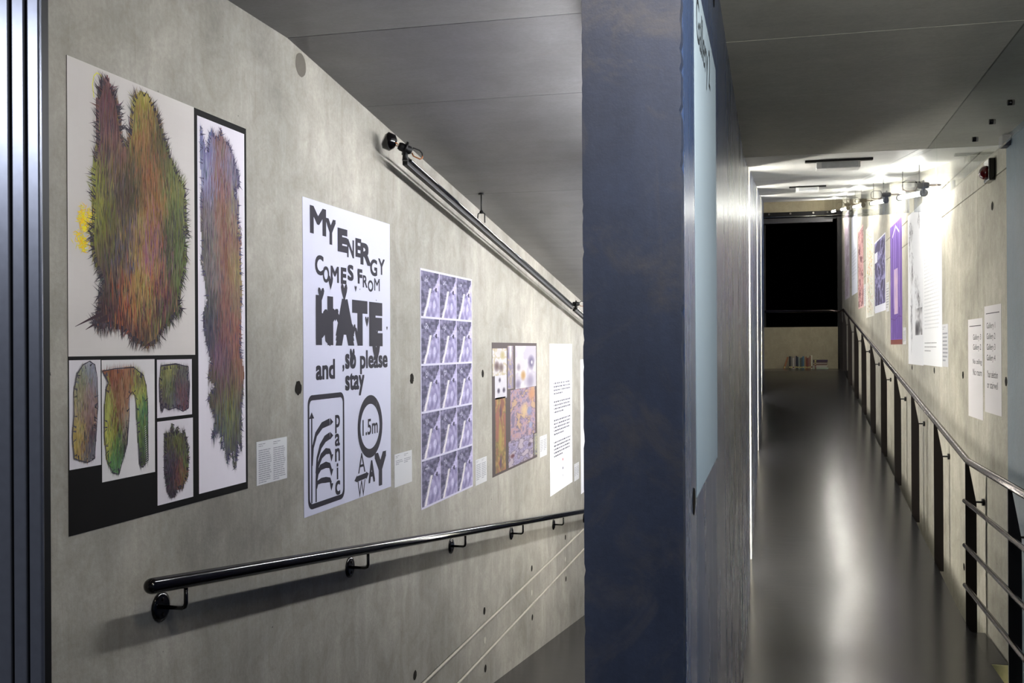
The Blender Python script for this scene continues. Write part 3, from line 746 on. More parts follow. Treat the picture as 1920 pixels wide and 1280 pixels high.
art, aw, ah = sheet('artwork_print', 'large artwork print with spiky pencil-drawn shapes in black-edged panels, nearest on the left wall', 'poster', 'L', 2.105, 2.958, 1.165, 2.291, (7, 5, 5))
O1 = (2.105, 1.165)
def cell(Y0, Y1, Z0, Z1, col):
    P = Print(); r = random.Random(int(Y0*1000))
    P.grid(Y0-O1[0], Z0-O1[1], Y1-O1[0], Z1-O1[1], max(2, int((Y1-Y0)/.02)), max(2, int((Z1-Z0)/.02)), lambda a, b: tuple(int(v+5*vn(a*3, b*5, Y0)) for v in col), 0.0001)
    return P, (Y0-O1[0]+.002, Z0-O1[1]+.002, Y1-O1[0]-.002, Z1-O1[1]-.002)
main_poly = [(2.2576,2.2806),(2.2785,2.2540),(2.3015,2.2217),(2.3117,2.1823),(2.3176,2.1379),(2.3268,2.1168),(2.3462,2.1588),(2.3531,2.2103),(2.3664,2.2558),(2.3927,2.2737),(2.4296,2.2745),(2.4740,2.2367),(2.4948,2.2007),(2.5302,2.1382),(2.5740,2.0837),(2.6079,2.0596),(2.6126,1.9844),(2.6142,1.9129),(2.6081,1.9478),(2.6060,1.9195),(2.6150,1.8642),(2.6050,1.8178),(2.5888,1.7818),(2.5758,1.7394),(2.5880,1.7051),(2.5443,1.6899),(2.5259,1.6689),(2.4898,1.6480),(2.4661,1.6209),(2.4202,1.6043),(2.3869,1.6141),(2.3544,1.6268),(2.3175,1.6488),(2.2968,1.6516),(2.2664,1.6605),(2.2316,1.6537),(2.1907,1.6651),(2.2027,1.6805),(2.2150,1.7052),(2.2177,1.7389),(2.2325,1.7612),(2.2229,1.7820),(2.2038,1.8111),(2.1921,1.8405),(2.1876,1.8703),(2.1926,1.9010),(2.1883,1.8772),(2.1963,1.9507),(2.1968,2.0053),(2.1941,2.0303),(2.2031,2.0718),(2.2150,2.1179),(2.2097,2.1717),(2.2129,2.2126),(2.2307,2.2572)]
main_ctrl = [(2.2658,2.1912,125,75,75),(2.2534,2.1402,112,76,84),(2.1998,2.0240,158,158,50),(2.1936,1.9685,160,158,50),(2.2704,2.0165,98,82,78),(2.3791,2.2199,165,150,50),(2.3983,2.1536,165,108,55),(2.4381,2.0818,175,100,60),(2.3711,2.0513,92,84,50),(2.4871,2.1304,100,96,55),(2.5585,2.0191,135,140,66),(2.3257,1.9868,98,76,66),(2.4576,1.9651,175,115,55),(2.2894,2.1023,150,100,80),(2.2584,1.9084,125,120,45),(2.3090,1.8667,115,90,70),(2.3894,1.8906,170,135,60),(2.4395,1.8626,165,90,130),(2.4446,1.7967,210,115,60),(2.3667,1.7915,195,145,60),(2.3349,1.8373,104,84,120),(2.5340,1.8881,76,74,66),(2.5643,1.8392,110,125,60),(2.5651,1.9257,100,110,58),(2.2826,1.7860,98,82,72),(2.3181,1.7090,205,92,50),(2.3876,1.6954,195,122,60),(2.2567,1.7068,80,55,60),(2.3073,1.6676,84,55,60),(2.4906,1.7323,120,60,80),(2.4435,1.6739,98,84,60),(2.3872,1.6466,80,60,60),(2.5139,1.6823,95,105,60),(2.4102,1.7452,180,170,70)]
P, clip = cell(2.105, 2.655, 1.586, 2.291, (200, 194, 190))
pencil(P, main_poly, main_ctrl, 5200, O1, clip, 11, spikes=620, spl=(0.006, 0.034), fan=0.4, rad=0.05)
# two long quills at the lower left, yellow patches at the left edge
for pts, w in (([(2.1280,1.6563),(2.1836,1.6755),(2.2319,1.6905)], 0.010), ([(2.1670,1.6496),(2.2122,1.6686),(2.2516,1.6818)], 0.014)):
    q = [(a-O1[0], b-O1[1]) for a, b in pts]; P.line([(q[0][0], q[0][1], 0.001), (q[1][0], q[1][1], w*.6), (q[2][0], q[2][1], w)], w, (66, 50, 56), 0.0014)
ry = random.Random(9)
for (a, b) in [(2.1621,1.9095),(2.1690,1.8954),(2.1479,1.8663),(2.1548,1.8595),(2.1663,1.8531),(2.1205,1.8453),(2.1857,1.9244),(2.1539,1.9165),(2.1651,1.9286)]:
    for k in range(34): P.stroke(a-O1[0]+ry.gauss(0, .008), b-O1[1]+ry.gauss(0, .011), ry.uniform(0, PI), ry.uniform(.01, .03), .002, ry.choice([(240, 222, 40), (228, 214, 30), (238, 190, 40)]), .0011) if a-O1[0] > 0.02 else None
P.line([(a-O1[0], b-O1[1]) for a, b in [(2.2042,2.2142),(2.1988,2.2457),(2.2047,2.2672),(2.2163,2.2775),(2.2309,2.2757),(2.2367,2.2661)]], .003, (222, 218, 90), .0008)
P.build('drawing_panel', art)

tall_poly = [(2.6885,2.2446),(2.7044,2.2131),(2.7204,2.1726),(2.7376,2.2372),(2.7544,2.2405),(2.7841,2.2286),(2.8017,2.2634),(2.8189,2.2309),(2.8544,2.2286),(2.8721,2.2000),(2.8900,2.1710),(2.9128,2.1378),(2.9171,2.1060),(2.8845,2.0827),(2.9119,2.0495),(2.9069,2.0165),(2.9108,1.9521),(2.9204,1.9792),(2.9047,1.9581),(2.9239,1.9330),(2.9195,1.8861),(2.9228,1.8283),(2.9243,1.7508),(2.9188,1.6732),(2.9164,1.5957),(2.9373,1.5246),(2.9310,1.4688),(2.9211,1.4227),(2.9234,1.3668),(2.9178,1.2836),(2.8995,1.3131),(2.8850,1.2500),(2.8739,1.2375),(2.8537,1.2944),(2.8336,1.2556),(2.8137,1.2983),(2.7963,1.3044),(2.7882,1.3587),(2.7412,1.3360),(2.7587,1.3964),(2.7175,1.4603),(2.7596,1.4936),(2.7222,1.5169),(2.7393,1.5647),(2.7190,1.6086),(2.7089,1.6328),(2.6990,1.6689),(2.6960,1.7049),(2.7203,1.7421),(2.7105,1.7925),(2.6873,1.8487),(2.6912,1.9031),(2.6883,1.9497),(2.6861,2.0022),(2.6865,2.0455),(2.6950,2.0813),(2.6874,2.1320)]
tall_ctrl = [(2.7166,2.2068,110,108,165),(2.7156,2.1063,142,142,190),(2.8012,2.2096,140,100,95),(2.8088,2.0987,150,95,100),(2.8626,2.1526,140,130,165),(2.8166,2.0099,150,95,75),(2.8795,2.0407,165,150,110),(2.7228,1.9982,120,100,120),(2.8984,2.0893,90,84,130),(2.7084,1.9229,96,90,92),(2.7433,1.9631,150,138,130),(2.8221,1.9719,150,98,84),(2.8209,1.8591,150,90,70),(2.8884,1.8643,165,140,80),(2.9044,1.9234,150,100,90),(2.7629,1.8177,130,115,115),(2.7341,1.7427,90,90,88),(2.8271,1.7467,142,82,72),(2.8948,1.7496,150,120,90),(2.8334,1.6338,135,85,82),(2.8034,1.5663,120,80,110),(2.7265,1.6694,80,76,92),(2.9013,1.6343,160,90,75),(2.8466,1.4723,110,100,60),(2.8116,1.5187,120,80,90),(2.9019,1.5393,140,95,72),(2.8458,1.4042,130,135,60),(2.8012,1.3577,86,92,110),(2.8813,1.3331,90,92,84),(2.7595,1.4760,96,90,70),(2.9190,1.3996,100,100,90)]
P, clip = cell(2.672, 2.945, 1.187, 2.272, (216, 210, 218))
pencil(P, tall_poly, tall_ctrl, 3000, O1, clip, 12, spikes=420, spl=(0.006, 0.022), dark=(80, 76, 100), rad=0.045)
for a, b in [(2.8011,1.3398),(2.8052,1.3215),(2.8138,1.3028),(2.8180,1.2843),(2.8222,1.2659),(2.9138,1.3489),(2.9183,1.3300),(2.8672,1.2885),(2.8715,1.2698)]:
    for k in range(4): P.stroke(a-O1[0]+.002*(k % 2), b-O1[1]-.004*k, 0.4, .008, .002, (222, 218, 220), .0016)
for k in range(44): P.rect(2.938-O1[0], 1.40-O1[1]+k*.0075, 2.9405-O1[0], 1.4035-O1[1]+k*.0075, (225, 222, 226), .0016)
P.build('drawing_panel', art)
P, clip = cell(2.107, 2.225, 1.320, 1.577, (205, 200, 205))
pencil(P, [(2.1819,1.5736),(2.2018,1.5649),(2.2102,1.5356),(2.2113,1.4624),(2.2062,1.4043),(2.1999,1.3375),(2.1714,1.3307),(2.1382,1.3397),(2.1230,1.3466),(2.1169,1.3972),(2.1238,1.4496),(2.1221,1.5027),(2.1355,1.5447),(2.1566,1.5657)],
       [(2.1453,1.5374,140,145,100),(2.1902,1.5542,150,150,170),(2.1394,1.4842,180,165,120),(2.1783,1.4823,150,120,120),(2.1779,1.4354,165,120,110),(2.1443,1.4127,190,160,80),(2.1276,1.3786,190,170,70),(2.1494,1.3659,210,150,60),(2.1832,1.3917,86,62,76),(2.1858,1.3625,110,108,120),(2.1715,1.3422,120,118,124)],
       900, O1, clip, 13, spikes=40, spl=(.002, .006), dark=(78, 74, 82), rad=0.025, sl=(.01, .035), sw=(.001, .002), outline=True)
P.build('drawing_panel', art)
P, clip = cell(2.229, 2.454, 1.276, 1.576, (206, 202, 202))
pencil(P, [(2.2307,1.5497),(2.2786,1.5535),(2.3603,1.5565),(2.4028,1.5341),(2.4159,1.5062),(2.4222,1.4506),(2.4216,1.3085),(2.3973,1.2954),(2.3841,1.3007),(2.3720,1.4146),(2.3661,1.4809),(2.3533,1.4930),(2.3403,1.4820),(2.3399,1.4360),(2.3297,1.3603),(2.3074,1.3130),(2.2947,1.2880),(2.2703,1.2946),(2.2466,1.3271),(2.2364,1.3872),(2.2382,1.4609),(2.2463,1.5086),(2.2554,1.5194)],
       [(2.2845,1.5335,170,90,60),(2.3344,1.5321,180,110,70),(2.3862,1.5306,140,130,80),(2.2904,1.4957,150,95,60),(2.2537,1.4600,180,190,70),(2.2898,1.4279,130,80,50),(2.3213,1.4753,190,130,90),(2.2590,1.3853,200,190,60),(2.2893,1.3752,110,160,50),(2.2890,1.3376,90,150,80),(2.3140,1.3617,70,70,66),(2.3858,1.4916,190,190,60),(2.4054,1.4516,90,150,90),(2.3848,1.3747,120,150,60),(2.4112,1.3529,70,100,66),(2.3908,1.3117,80,90,60),(2.3332,1.3982,160,140,120)],
       1700, O1, clip, 14, spikes=60, spl=(.002, .008), dark=(70, 66, 76), rad=0.025, sl=(.012, .045), sw=(.001, .0022), outline=True)
for k in range(22):
    a, b = 2.408+.0005*k, 1.40-.0055*k; P.stroke(a-O1[0], b-O1[1], .5, .011, .002, (214, 214, 206), .0016)
P.build('drawing_panel', art)
P, clip = cell(2.465, 2.637, 1.418, 1.574, (206, 200, 206))
pencil(P, [(2.4819,1.5574),(2.5542,1.5615),(2.6162,1.5529),(2.6234,1.5028),(2.6181,1.4363),(2.5905,1.4299),(2.5531,1.4412),(2.5165,1.4380),(2.4965,1.4465),(2.4878,1.4308),(2.4780,1.4475),(2.4744,1.5080)],
       [(2.5248,1.5513,170,170,80),(2.4958,1.5276,120,120,70),(2.5538,1.5135,76,68,84),(2.5834,1.4834,130,70,76),(2.5242,1.4858,110,120,66),(2.4952,1.4668,96,84,90),(2.5532,1.4516,100,96,120),(2.6065,1.5034,86,76,100),(2.5991,1.5331,110,110,90)],
       900, O1, clip, 15, spikes=60, spl=(.002, .007), dark=(64, 58, 72), rad=0.025, sl=(.008, .03), sw=(.001, .002), outline=True)
P.build('drawing_panel', art)
P, clip = cell(2.465, 2.641, 1.184, 1.408, (206, 200, 206))
pencil(P, [(2.4979,1.3734),(2.5231,1.3754),(2.5343,1.3992),(2.5487,1.3734),(2.5637,1.3888),(2.5748,1.3671),(2.5938,1.3782),(2.6074,1.3561),(2.6185,1.3129),(2.6164,1.2498),(2.5869,1.2135),(2.5584,1.2132),(2.5471,1.1982),(2.5251,1.1951),(2.5087,1.2178),(2.4983,1.2638),(2.4953,1.3249)],
       [(2.5229,1.3550,96,96,56),(2.5670,1.3428,112,118,50),(2.5972,1.3359,96,90,70),(2.5226,1.3141,80,72,92),(2.5516,1.2864,92,62,84),(2.5737,1.2548,140,72,60),(2.5962,1.2312,130,110,56),(2.5221,1.2610,66,58,72),(2.5217,1.2201,74,60,70),(2.6120,1.2798,110,130,66)],
       1200, O1, clip, 16, spikes=170, spl=(.003, .012), dark=(62, 56, 64), rad=0.025, sl=(.01, .04), sw=(.001, .0022))
P.build('drawing_panel', art)

# ---- poster 2: lettering
INK = (46, 44, 52)
ep, ew, eh = sheet('lettering_poster', 'white poster with big dark words MY ENERGY COMES FROM HATE and road sign arrows', 'poster', 'L', 3.359, 4.214, 1.008, 2.136, (188, 188, 205))
O2 = (3.359, 1.008)
P = Print()
lets = [('M', [(3.4168,2.1143),(3.5556,2.0149)], .032), ('Y', [(3.5513,2.0851),(3.6434,1.9894)], .04), ('E', [(3.6598,2.0610),(3.7539,1.9707)], .075), ('N', [(3.7489,2.0267),(3.8181,1.9559)], .03), ('E', [(3.8318,2.0390),(3.8932,1.9645)], .045), ('R', [(3.8828,2.0269),(3.9923,1.9385)], .04),
        ('G', [(3.9864,1.9698),(4.0638,1.9005)], .03), ('Y', [(4.0762,1.9786),(4.1501,1.9115)], .02), ('C', [(3.4577,1.9419),(3.5310,1.8687)], .03), ('O', [(3.5235,1.9055),(3.5809,1.8448)], .03), ('M', [(3.5937,1.9117),(3.6695,1.8504)], .03), ('E', [(3.6875,1.9125),(3.7409,1.8495)], .05),
        ('S', [(3.7525,1.9283),(3.8118,1.8660)], .04), ('F', [(3.8530,1.9188),(3.9022,1.8598)], .05), ('R', [(3.9062,1.8969),(3.9550,1.8477)], .025), ('O', [(3.9600,1.8812),(4.0183,1.8340)], .025), ('M', [(4.0293,1.8924),(4.0913,1.8412)], .01),
        ('H', [(3.4615,1.7963),(3.6144,1.6149)], .075), ('A', [(3.6360,1.7927),(3.8153,1.6134)], .09), ('T', [(3.7957,1.7935),(3.9543,1.6132)], .075), ('E', [(3.9716,1.7927),(4.1218,1.6110)], .085)]
lets += [('and', [(3.4602,1.5635),(3.6287,1.4881)], .032), (',', [(3.6987,1.5396),(3.7159,1.5136)], .02), ('so', [(3.7247,1.5815),(3.8326,1.5229)], .032), ('please', [(3.8730,1.5952),(4.1781,1.4991)], .032), ('stay', [(3.7237,1.5064),(3.9175,1.4152)], .032)]
lets += [('p', [(3.6281,1.3519),(3.6718,1.2831)], .02), ('a', [(3.6245,1.2812),(3.6712,1.2341)], .02), ('n', [(3.6252,1.2259),(3.6705,1.1766)], .02), ('i', [(3.6396,1.1697),(3.6542,1.1086)], .02), ('c', [(3.6250,1.1037),(3.6716,1.0494)], .02),
         ('1.5m', [(3.8951,1.3151),(4.0602,1.2508)], .015), ('A', [(3.8484,1.1845),(3.9238,1.1056)], .0), ('W', [(3.8423,1.0753),(3.9225,1.0096)], .0), ('A', [(3.9564,1.1445),(4.0272,1.0533)], .04), ('Y', [(4.0222,1.1684),(4.1573,1.0287)], .045)]
for ch, bx, off in lets:
    glyph(P, ch, bx[0][0]-O2[0], bx[1][1]-O2[1], bx[1][0]-O2[0], bx[0][1]-O2[1], INK, off)
def heart(cx, cy, w, h, rot=0):
    pts = [(0, -0.5), (0.22, -0.22), (0.42, 0.06), (0.5, 0.28), (0.40, 0.46), (0.22, 0.46), (0.07, 0.36), (0, 0.24), (-0.07, 0.36), (-0.22, 0.46), (-0.40, 0.46), (-0.5, 0.28), (-0.42, 0.06), (-0.22, -0.22)]
    c, s_ = math.cos(rot), math.sin(rot)
    P.poly([(cx+(c*x_-s_*y_)*w, cy+(s_*x_+c*y_)*h) for x_, y_ in pts], INK, 0.0007)
hearts = [(3.5085,1.7986,.055,.055),(3.7190,1.8165,.062,.072),(3.9478,1.7102,.04,.045),(4.0526,1.6639,.034,.034),(4.1733,1.6873,.016,.018),(4.0483,1.5832,.085,.095),(3.7945,1.5667,.05,.075),(3.8322,1.8375,.022,.026),(3.8754,1.8376,.008,.006),(3.6343,1.7288,.06,.05),(3.8070,1.6745,.045,.05),(3.5548,1.6554,.05,.06),(3.8474,1.6523,.05,.07),(3.5192,1.7052,.10,.09),(4.0514,1.8013,.008,.006),(3.5929,1.8480,.045,.055)]
for a, b, w, h_ in hearts: heart(a-O2[0], b-O2[1], w, h_)
# extra diagonal strokes joining H and A
q = [(a-O2[0], b-O2[1]) for a, b in [(3.5067,1.6548),(3.5798,1.6965),(3.6386,1.7358),(3.6980,1.6851),(3.7778,1.6723)]]; P.line(q, .035, INK, .0007)
q = [(a-O2[0], b-O2[1]) for a, b in [(3.5427,1.6620),(3.5546,1.6418),(3.5911,1.6183)]]; P.line([(q[0][0], q[0][1], .012), (q[1][0], q[1][1], .034), (q[2][0], q[2][1], .02)], .03, INK, .0007)
# road sign frame
(fx0, fy1), (fx1, _), (_, fy0) = [(3.3906,1.4360),(3.7135,1.4236),(3.3954,1.0289)]
fx0 -= O2[0]; fx1 -= O2[0]; fy0 -= O2[1]; fy1 -= O2[1]
def rrect(x0, y0, x1, y1, r, n=6):
    out = []
    for cx, cy, a0 in ((x1-r, y1-r, 0), (x0+r, y1-r, PI/2), (x0+r, y0+r, PI), (x1-r, y0+r, 1.5*PI)):
        out += [(cx+r*math.cos(a0+PI/2*k/n), cy+r*math.sin(a0+PI/2*k/n)) for k in range(n+1)]
    return out
def ring(o_, i_, h=.0006):
    for k in range(len(o_)):
        k2 = (k+1) % len(o_); P.poly([o_[k], o_[k2], i_[k2], i_[k]], INK, h)
tx, ty = .014, .019
ring(rrect(fx0, fy0, fx1, fy1, .035), rrect(fx0+tx, fy0+ty, fx1-tx, fy1-ty, .022))
def fz(l): return [(p[0]-O2[0], p[1]-O2[1])+tuple(p[2:]) for p in l]
P.line(fz([(3.4241,1.3553),(3.4216,1.0506)]), .011, INK)
h0 = fz([(3.4030,1.3524),(3.4453,1.3518),(3.4243,1.3756)]); P.poly(h0, INK)
P.line(fz([(3.4579,1.0496),(3.4589,1.1262),(3.4618,1.1582)]), .011, INK)
for l, hd_, in (([(3.4257,1.1839,.012),(3.4327,1.2475,.016),(3.4609,1.2934,.02),(3.5126,1.3221,.024),(3.5789,1.3306,.026)], [(3.5817,1.3449),(3.5814,1.3159),(3.6100,1.3284)]),
               ([(3.4592,1.1531,.012),(3.4700,1.2060,.016),(3.4987,1.2467,.022),(3.5382,1.2706,.026),(3.5809,1.2792,.026)], [(3.5811,1.2937),(3.5807,1.2647),(3.6094,1.2774)]),
               ([(3.4615,1.1366,.012),(3.4748,1.1784,.018),(3.5048,1.2106,.022),(3.5442,1.2248,.024),(3.5775,1.2216,.02),(3.5921,1.2073,.012)], [(3.5773,1.2105),(3.6085,1.2073),(3.5918,1.1811)]),
               ([(3.4613,1.1205,.012),(3.4719,1.1516,.018),(3.4978,1.1704,.022),(3.5436,1.1746,.024),(3.5768,1.1688,.02),(3.5914,1.1515,.012)], [(3.5767,1.1560),(3.6078,1.1524),(3.5911,1.1275)]),
               ([(3.4611,1.0989,.012),(3.4715,1.1181,.016),(3.5036,1.1217,.02),(3.5429,1.1195,.022),(3.5788,1.1151,.018),(3.5908,1.1013,.012)], [(3.5760,1.1032),(3.6071,1.0992),(3.5904,1.0734)])):
    P.line(fz(l), .02, INK); P.poly(fz(hd_), INK, .0008)
# circle sign
(ox0, _), (ox1, _), (_, oy1), (_, oy0) = fz([(3.8453,1.2918),(4.1136,1.2768),(3.9763,1.4118),(3.9792,1.1561)])
(ix0, _), (ix1, _), (_, iy1), (_, iy0) = fz([(3.8745,1.2896),(4.0810,1.2792),(3.9758,1.3757),(3.9765,1.1926)])
K = 48
oc = [((ox0+ox1)/2+(ox1-ox0)/2*math.cos(2*PI*k/K), (oy0+oy1)/2+(oy1-oy0)/2*math.sin(2*PI*k/K)) for k in range(K)]
ic = [((ix0+ix1)/2+(ix1-ix0)/2*math.cos(2*PI*k/K), (iy0+iy1)/2+(iy1-iy0)/2*math.sin(2*PI*k/K)) for k in range(K)]
ring(oc, ic)
bar = fz([(3.8303,1.0857),(3.9364,1.0896)]); P.line(bar, .022, INK, .0008)
P.poly(fz([(3.8090,1.0824),(3.8366,1.1015),(3.8362,1.0731)]), INK, .0008); P.poly(fz([(3.9589,1.0942),(3.9302,1.1049),(3.9329,1.0730)]), INK, .0008)
P.build('printed_lettering', ep)

# ---- poster 3: fifteen repeated photographs
pp, pw, ph = sheet('photo_grid_poster', 'white-edged poster of fifteen repeated violet grey photographs, right of the lettering poster', 'poster', 'L', 4.610, 5.470, 0.845, 1.978, (192, 188, 206))
for j in range(5):
    for i in range(3):
        P = Print(); g = .010; cw = (pw-g*2-.004*2)/3; ch = (ph-g*2-g*4)/5
        u0 = g+i*(cw+.004); v0 = g+j*(ch+g); sd = j*3+i
        def ph_fn(a, b, sd=sd):
            dj = 0.03*vn(sd*3.1, 0.5, 2)
            edge = 0.78-0.55*max(0, (0.75-b))-0.10*vn(b*4, 1, 4)            # dark tree mass on the left, opening right
            n1 = vn(a*7+dj*30, b*11, 3.3)+0.5*vn(a*18, b*26, 7)
            dark = 1 if a < edge*(0.35+0.9*b) else 0
            c = mixl((64, 62, 84), (128, 122, 150), 0.35+0.9*n1) if dark else mixl((150, 142, 178), (186, 178, 210), 0.5+0.8*n1)
            if not dark and b < 0.6: c = mixl(c, (110, 104, 140), 0.45+0.8*vn(a*8, b*6, 1.7+sd*.05))
            d = abs(a-(0.17+0.55*b)-0.05*vn(b*6, 2, 2+dj*9))
            if d < 0.085 and b < 0.62: c = mixl((232, 226, 222), c, d/0.085*0.8)
            if (a-0.72)**2*5+(b-0.28-dj)**2*4 < 0.035: c = mixl((200, 194, 216), c, 0.5+0.8*vn(a*14, b*14, 5))
            if (a-0.28)**2*4+(b-0.82)**2*9 < 0.05: c = mixl(c, (190, 188, 206), 0.25+0.9*vn(a*25, b*30, sd))
            if (a-0.80)**2+(b-0.62+0.28*vn(sd, 3, 1))**2 < 0.003: c = (58, 52, 74)
            return tuple(int(max(0, min(255, v))) for v in c)
        P.grid(u0, v0, u0+cw, v0+ch, 26, 30, ph_fn); P.build('photo', pp)

# ---- poster 4: dark framed collage
cp, cw_, ch_ = sheet('collage_poster', 'dark-edged collage poster of small orange and violet paintings, between photo grid and white text poster', 'poster', 'L', 5.88, 7.068, 0.842, 1.634, (74, 66, 66))
O4 = (5.88, 0.842)
def pal_fn(pal, fx, fy, seed, blobs=()):
    def fn(a, b):
        q = (0.5+1.1*vn(a*fx, b*fy, seed)+0.35*vn(a*fx*4, b*fy*4, seed+3))*len(pal); q = max(0, min(len(pal)-1.001, q))
        c = mixl(pal[int(q)], pal[min(len(pal)-1, int(q)+1)], q-int(q))
        for bx, by, br, bc in blobs:
            d = math.hypot((a-bx), (b-by)*1.0)
            if d < br: c = mixl(bc, c, (d/br)**2)
        return tuple(int(max(0, min(255, v))) for v in c)
    return fn
for (a, b), fn, nx, ny in (([(5.8870,1.5992),(6.2277,1.4351)], pal_fn([(196, 186, 186), (206, 196, 196), (190, 170, 120), (206, 196, 200)], 3, 3, 1, [(.3, .35, .22, (110, 80, 80)), (.6, .3, .2, (120, 96, 96)), (.7, .75, .2, (190, 170, 100))]), 30, 30),
                           ([(5.9421,1.4364),(6.2248,1.2955)], pal_fn([(210, 202, 212), (200, 194, 206)], 3, 3, 2, [(.3, .35, .14, (70, 60, 84)), (.75, .35, .14, (70, 60, 84)), (.4, .8, .12, (90, 80, 100))]), 26, 26),
                           ([(5.9482,1.3047),(6.1932,0.8562)], pal_fn([(150, 84, 66), (176, 106, 60), (190, 140, 60), (130, 110, 60), (170, 92, 70)], 2.5, 5, 5, [(.5, .8, .12, (96, 60, 84)), (.5, .12, .12, (90, 60, 96)), (.5, .45, .25, (176, 150, 56))]), 24, 60),
                           ([(6.2540,1.6147),(6.3903,1.3449)], pal_fn([(120, 106, 150), (150, 136, 176), (190, 160, 100), (130, 116, 150)], 3, 7, 8, [(.5, .92, .3, (210, 204, 216))]), 20, 50),
                           ([(6.4471,1.6149),(7.0441,1.3375)], pal_fn([(196, 184, 190), (206, 198, 202), (180, 170, 190)], 2, 3, 11, [(.75, .6, .2, (96, 84, 128)), (.36, .3, .14, (196, 136, 60)), (.12, .1, .14, (130, 116, 150)), (.78, .6, .06, (200, 196, 210)), (.15, .5, .1, (140, 130, 150)), (.7, .15, .2, (140, 130, 160))]), 44, 44),
                           ([(6.3134,1.3358),(7.0083,1.0175)], pal_fn([(124, 104, 140), (160, 136, 166), (190, 130, 120), (150, 126, 166), (110, 90, 120), (196, 150, 110)], 5, 6, 14, [(.55, .55, .18, (214, 170, 110)), (.85, .85, .18, (206, 130, 80)), (.75, .5, .12, (120, 130, 180)), (.8, .2, .1, (130, 140, 190))]), 56, 60),
                           ([(6.2608,1.0170),(6.9369,0.8553)], pal_fn([(130, 116, 160), (160, 146, 190), (110, 92, 120), (176, 156, 170)], 5, 5, 17, [(.15, .4, .1, (110, 50, 60)), (.85, .6, .1, (90, 70, 90))]), 56, 34),
                           ([(6.9642,1.0095),(7.0572,0.8609)], pal_fn([(120, 116, 130), (190, 186, 120), (110, 106, 120)], 3, 6, 19), 10, 34)):
    P = Print(); P.grid(a[0]-O4[0], b[1]-O4[1], b[0]-O4[0], a[1]-O4[1], nx, ny, lambda p_, q_, fn=fn: tuple(int((v*.62+.38*(sum(fn(p_, q_))/3+8))*.86) for v in fn(p_, q_))); P.build('painting', cp)

# ---- poster 5: poem on white; poster 6 at the blue wall's edge
tp, tw, th_ = sheet('text_poster', 'tall white poster with four short blurred verses, last full poster before the blue wall', 'poster', 'L', 7.50, 8.37, 0.505, 1.632, (232, 232, 238))
P = Print()
v = th_*0.74
for n_, k in ((4, 1), (4, 2), (5, 3), (5, 4)):
    text_lines(P, tw*.16, tw*.92, v, n_, .026, .012, (84, 84, 94), k*7, wmin=.02, wmax=.07, gap=.03); v -= .026*n_+.036
for k, (dv, c) in enumerate(((.80, (190, 120, 120)), (.86, (120, 120, 130)), (.91, (190, 190, 196)))): P.rect(tw*.52, th_*(1-dv)-.008, tw*.57, th_*(1-dv)+.010, c, .0004)
P.build('printed_text', tp)
sheet('white_poster', 'white poster showing only as a thin sliver at the blue wall edge', 'poster', 'L', 8.76, 9.6, 0.35, 1.50, (226, 226, 232))
for k, (a, b, c, d, lab) in enumerate(((3.015, 3.229, 1.165, 1.305, 'grey caption card with two text columns beside the large pencil artwork'), (4.258, 4.482, .996, 1.14, 'pale caption card with few lines beside the lettering poster'),
                                      (5.524, 5.755, .84, .982, 'small caption card beside the photo grid poster'), (7.154, 7.39, .826, .975, 'small white caption card beside the dark collage poster'), (8.45, 8.67, .496, .638, 'tiny caption card beside the tall white verse poster'))):
    caption('L', a, b, c, d, lab, 'caption cards on the left wall', n=(16, 3, 9, 7, 6)[k], frac=(.98, .2, .8, .7, .7)[k], seed=k*10)

# ---- sheet on the blue wall
gp, gw, gh = sheet('gallery_sign', 'tall pale blue sheet reading Gallery 2 on the blue wall', 'sign', 'C', 2.125, 2.925, 1.297, 2.365, (168, 182, 192))
P = Print(); glyph(P, 'Gallery 2', 0.05, gh-0.155, 0.53, gh-0.03, (54, 58, 62), .0); P.build('printed_lettering', gp)

# ---- right wall sheets
def dirsheet(Y0, Y1, Z0, Z1, label, rows, low):
    o, w, h = sheet('direction_sign', label, 'sign', 'R', Y0, Y1, Z0, Z1, (208, 204, 204), 'gallery direction sheets')
    P = Print(); P.rect(w*.10, h*.925, w*.86, h*.932, (40, 38, 40), .0004); P.poly([(w*.86, h*.922), (w*.91, h*.9285), (w*.86, h*.935)], (40, 38, 40), .0004)
    v = h*.83
    for s_ in rows: glyph(P, s_, w*(.36 if len(rows) == 2 else .14), v-.034, w*(.90 if len(rows) == 2 else .66), v+.008, (66, 64, 66), .0, .0004); v -= h*.10
    v -= h*.055
    for s_ in low: glyph(P, s_, w*(.34 if len(rows) == 2 else .16), v-.026, w*(.94 if len(rows) == 2 else .80), v+.012, (66, 64, 66), .0, .0004); v -= h*.10
    P.build('printed_lettering', o)
dirsheet(6.357, 6.806, 1.176, 1.758, 'left and lower of two narrow direction sheets listing two galleries on the right wall', ['Gallery 3', 'Gallery 2'], ['No ceiling', 'No room'])
dirsheet(5.858, 6.300, 1.231, 1.819, 'right and higher of two narrow direction sheets listing four galleries on the right wall', ['Gallery 1', 'Gallery 2', 'Gallery 3', 'Gallery 4'], ['Your selection', 'or stairwell'])

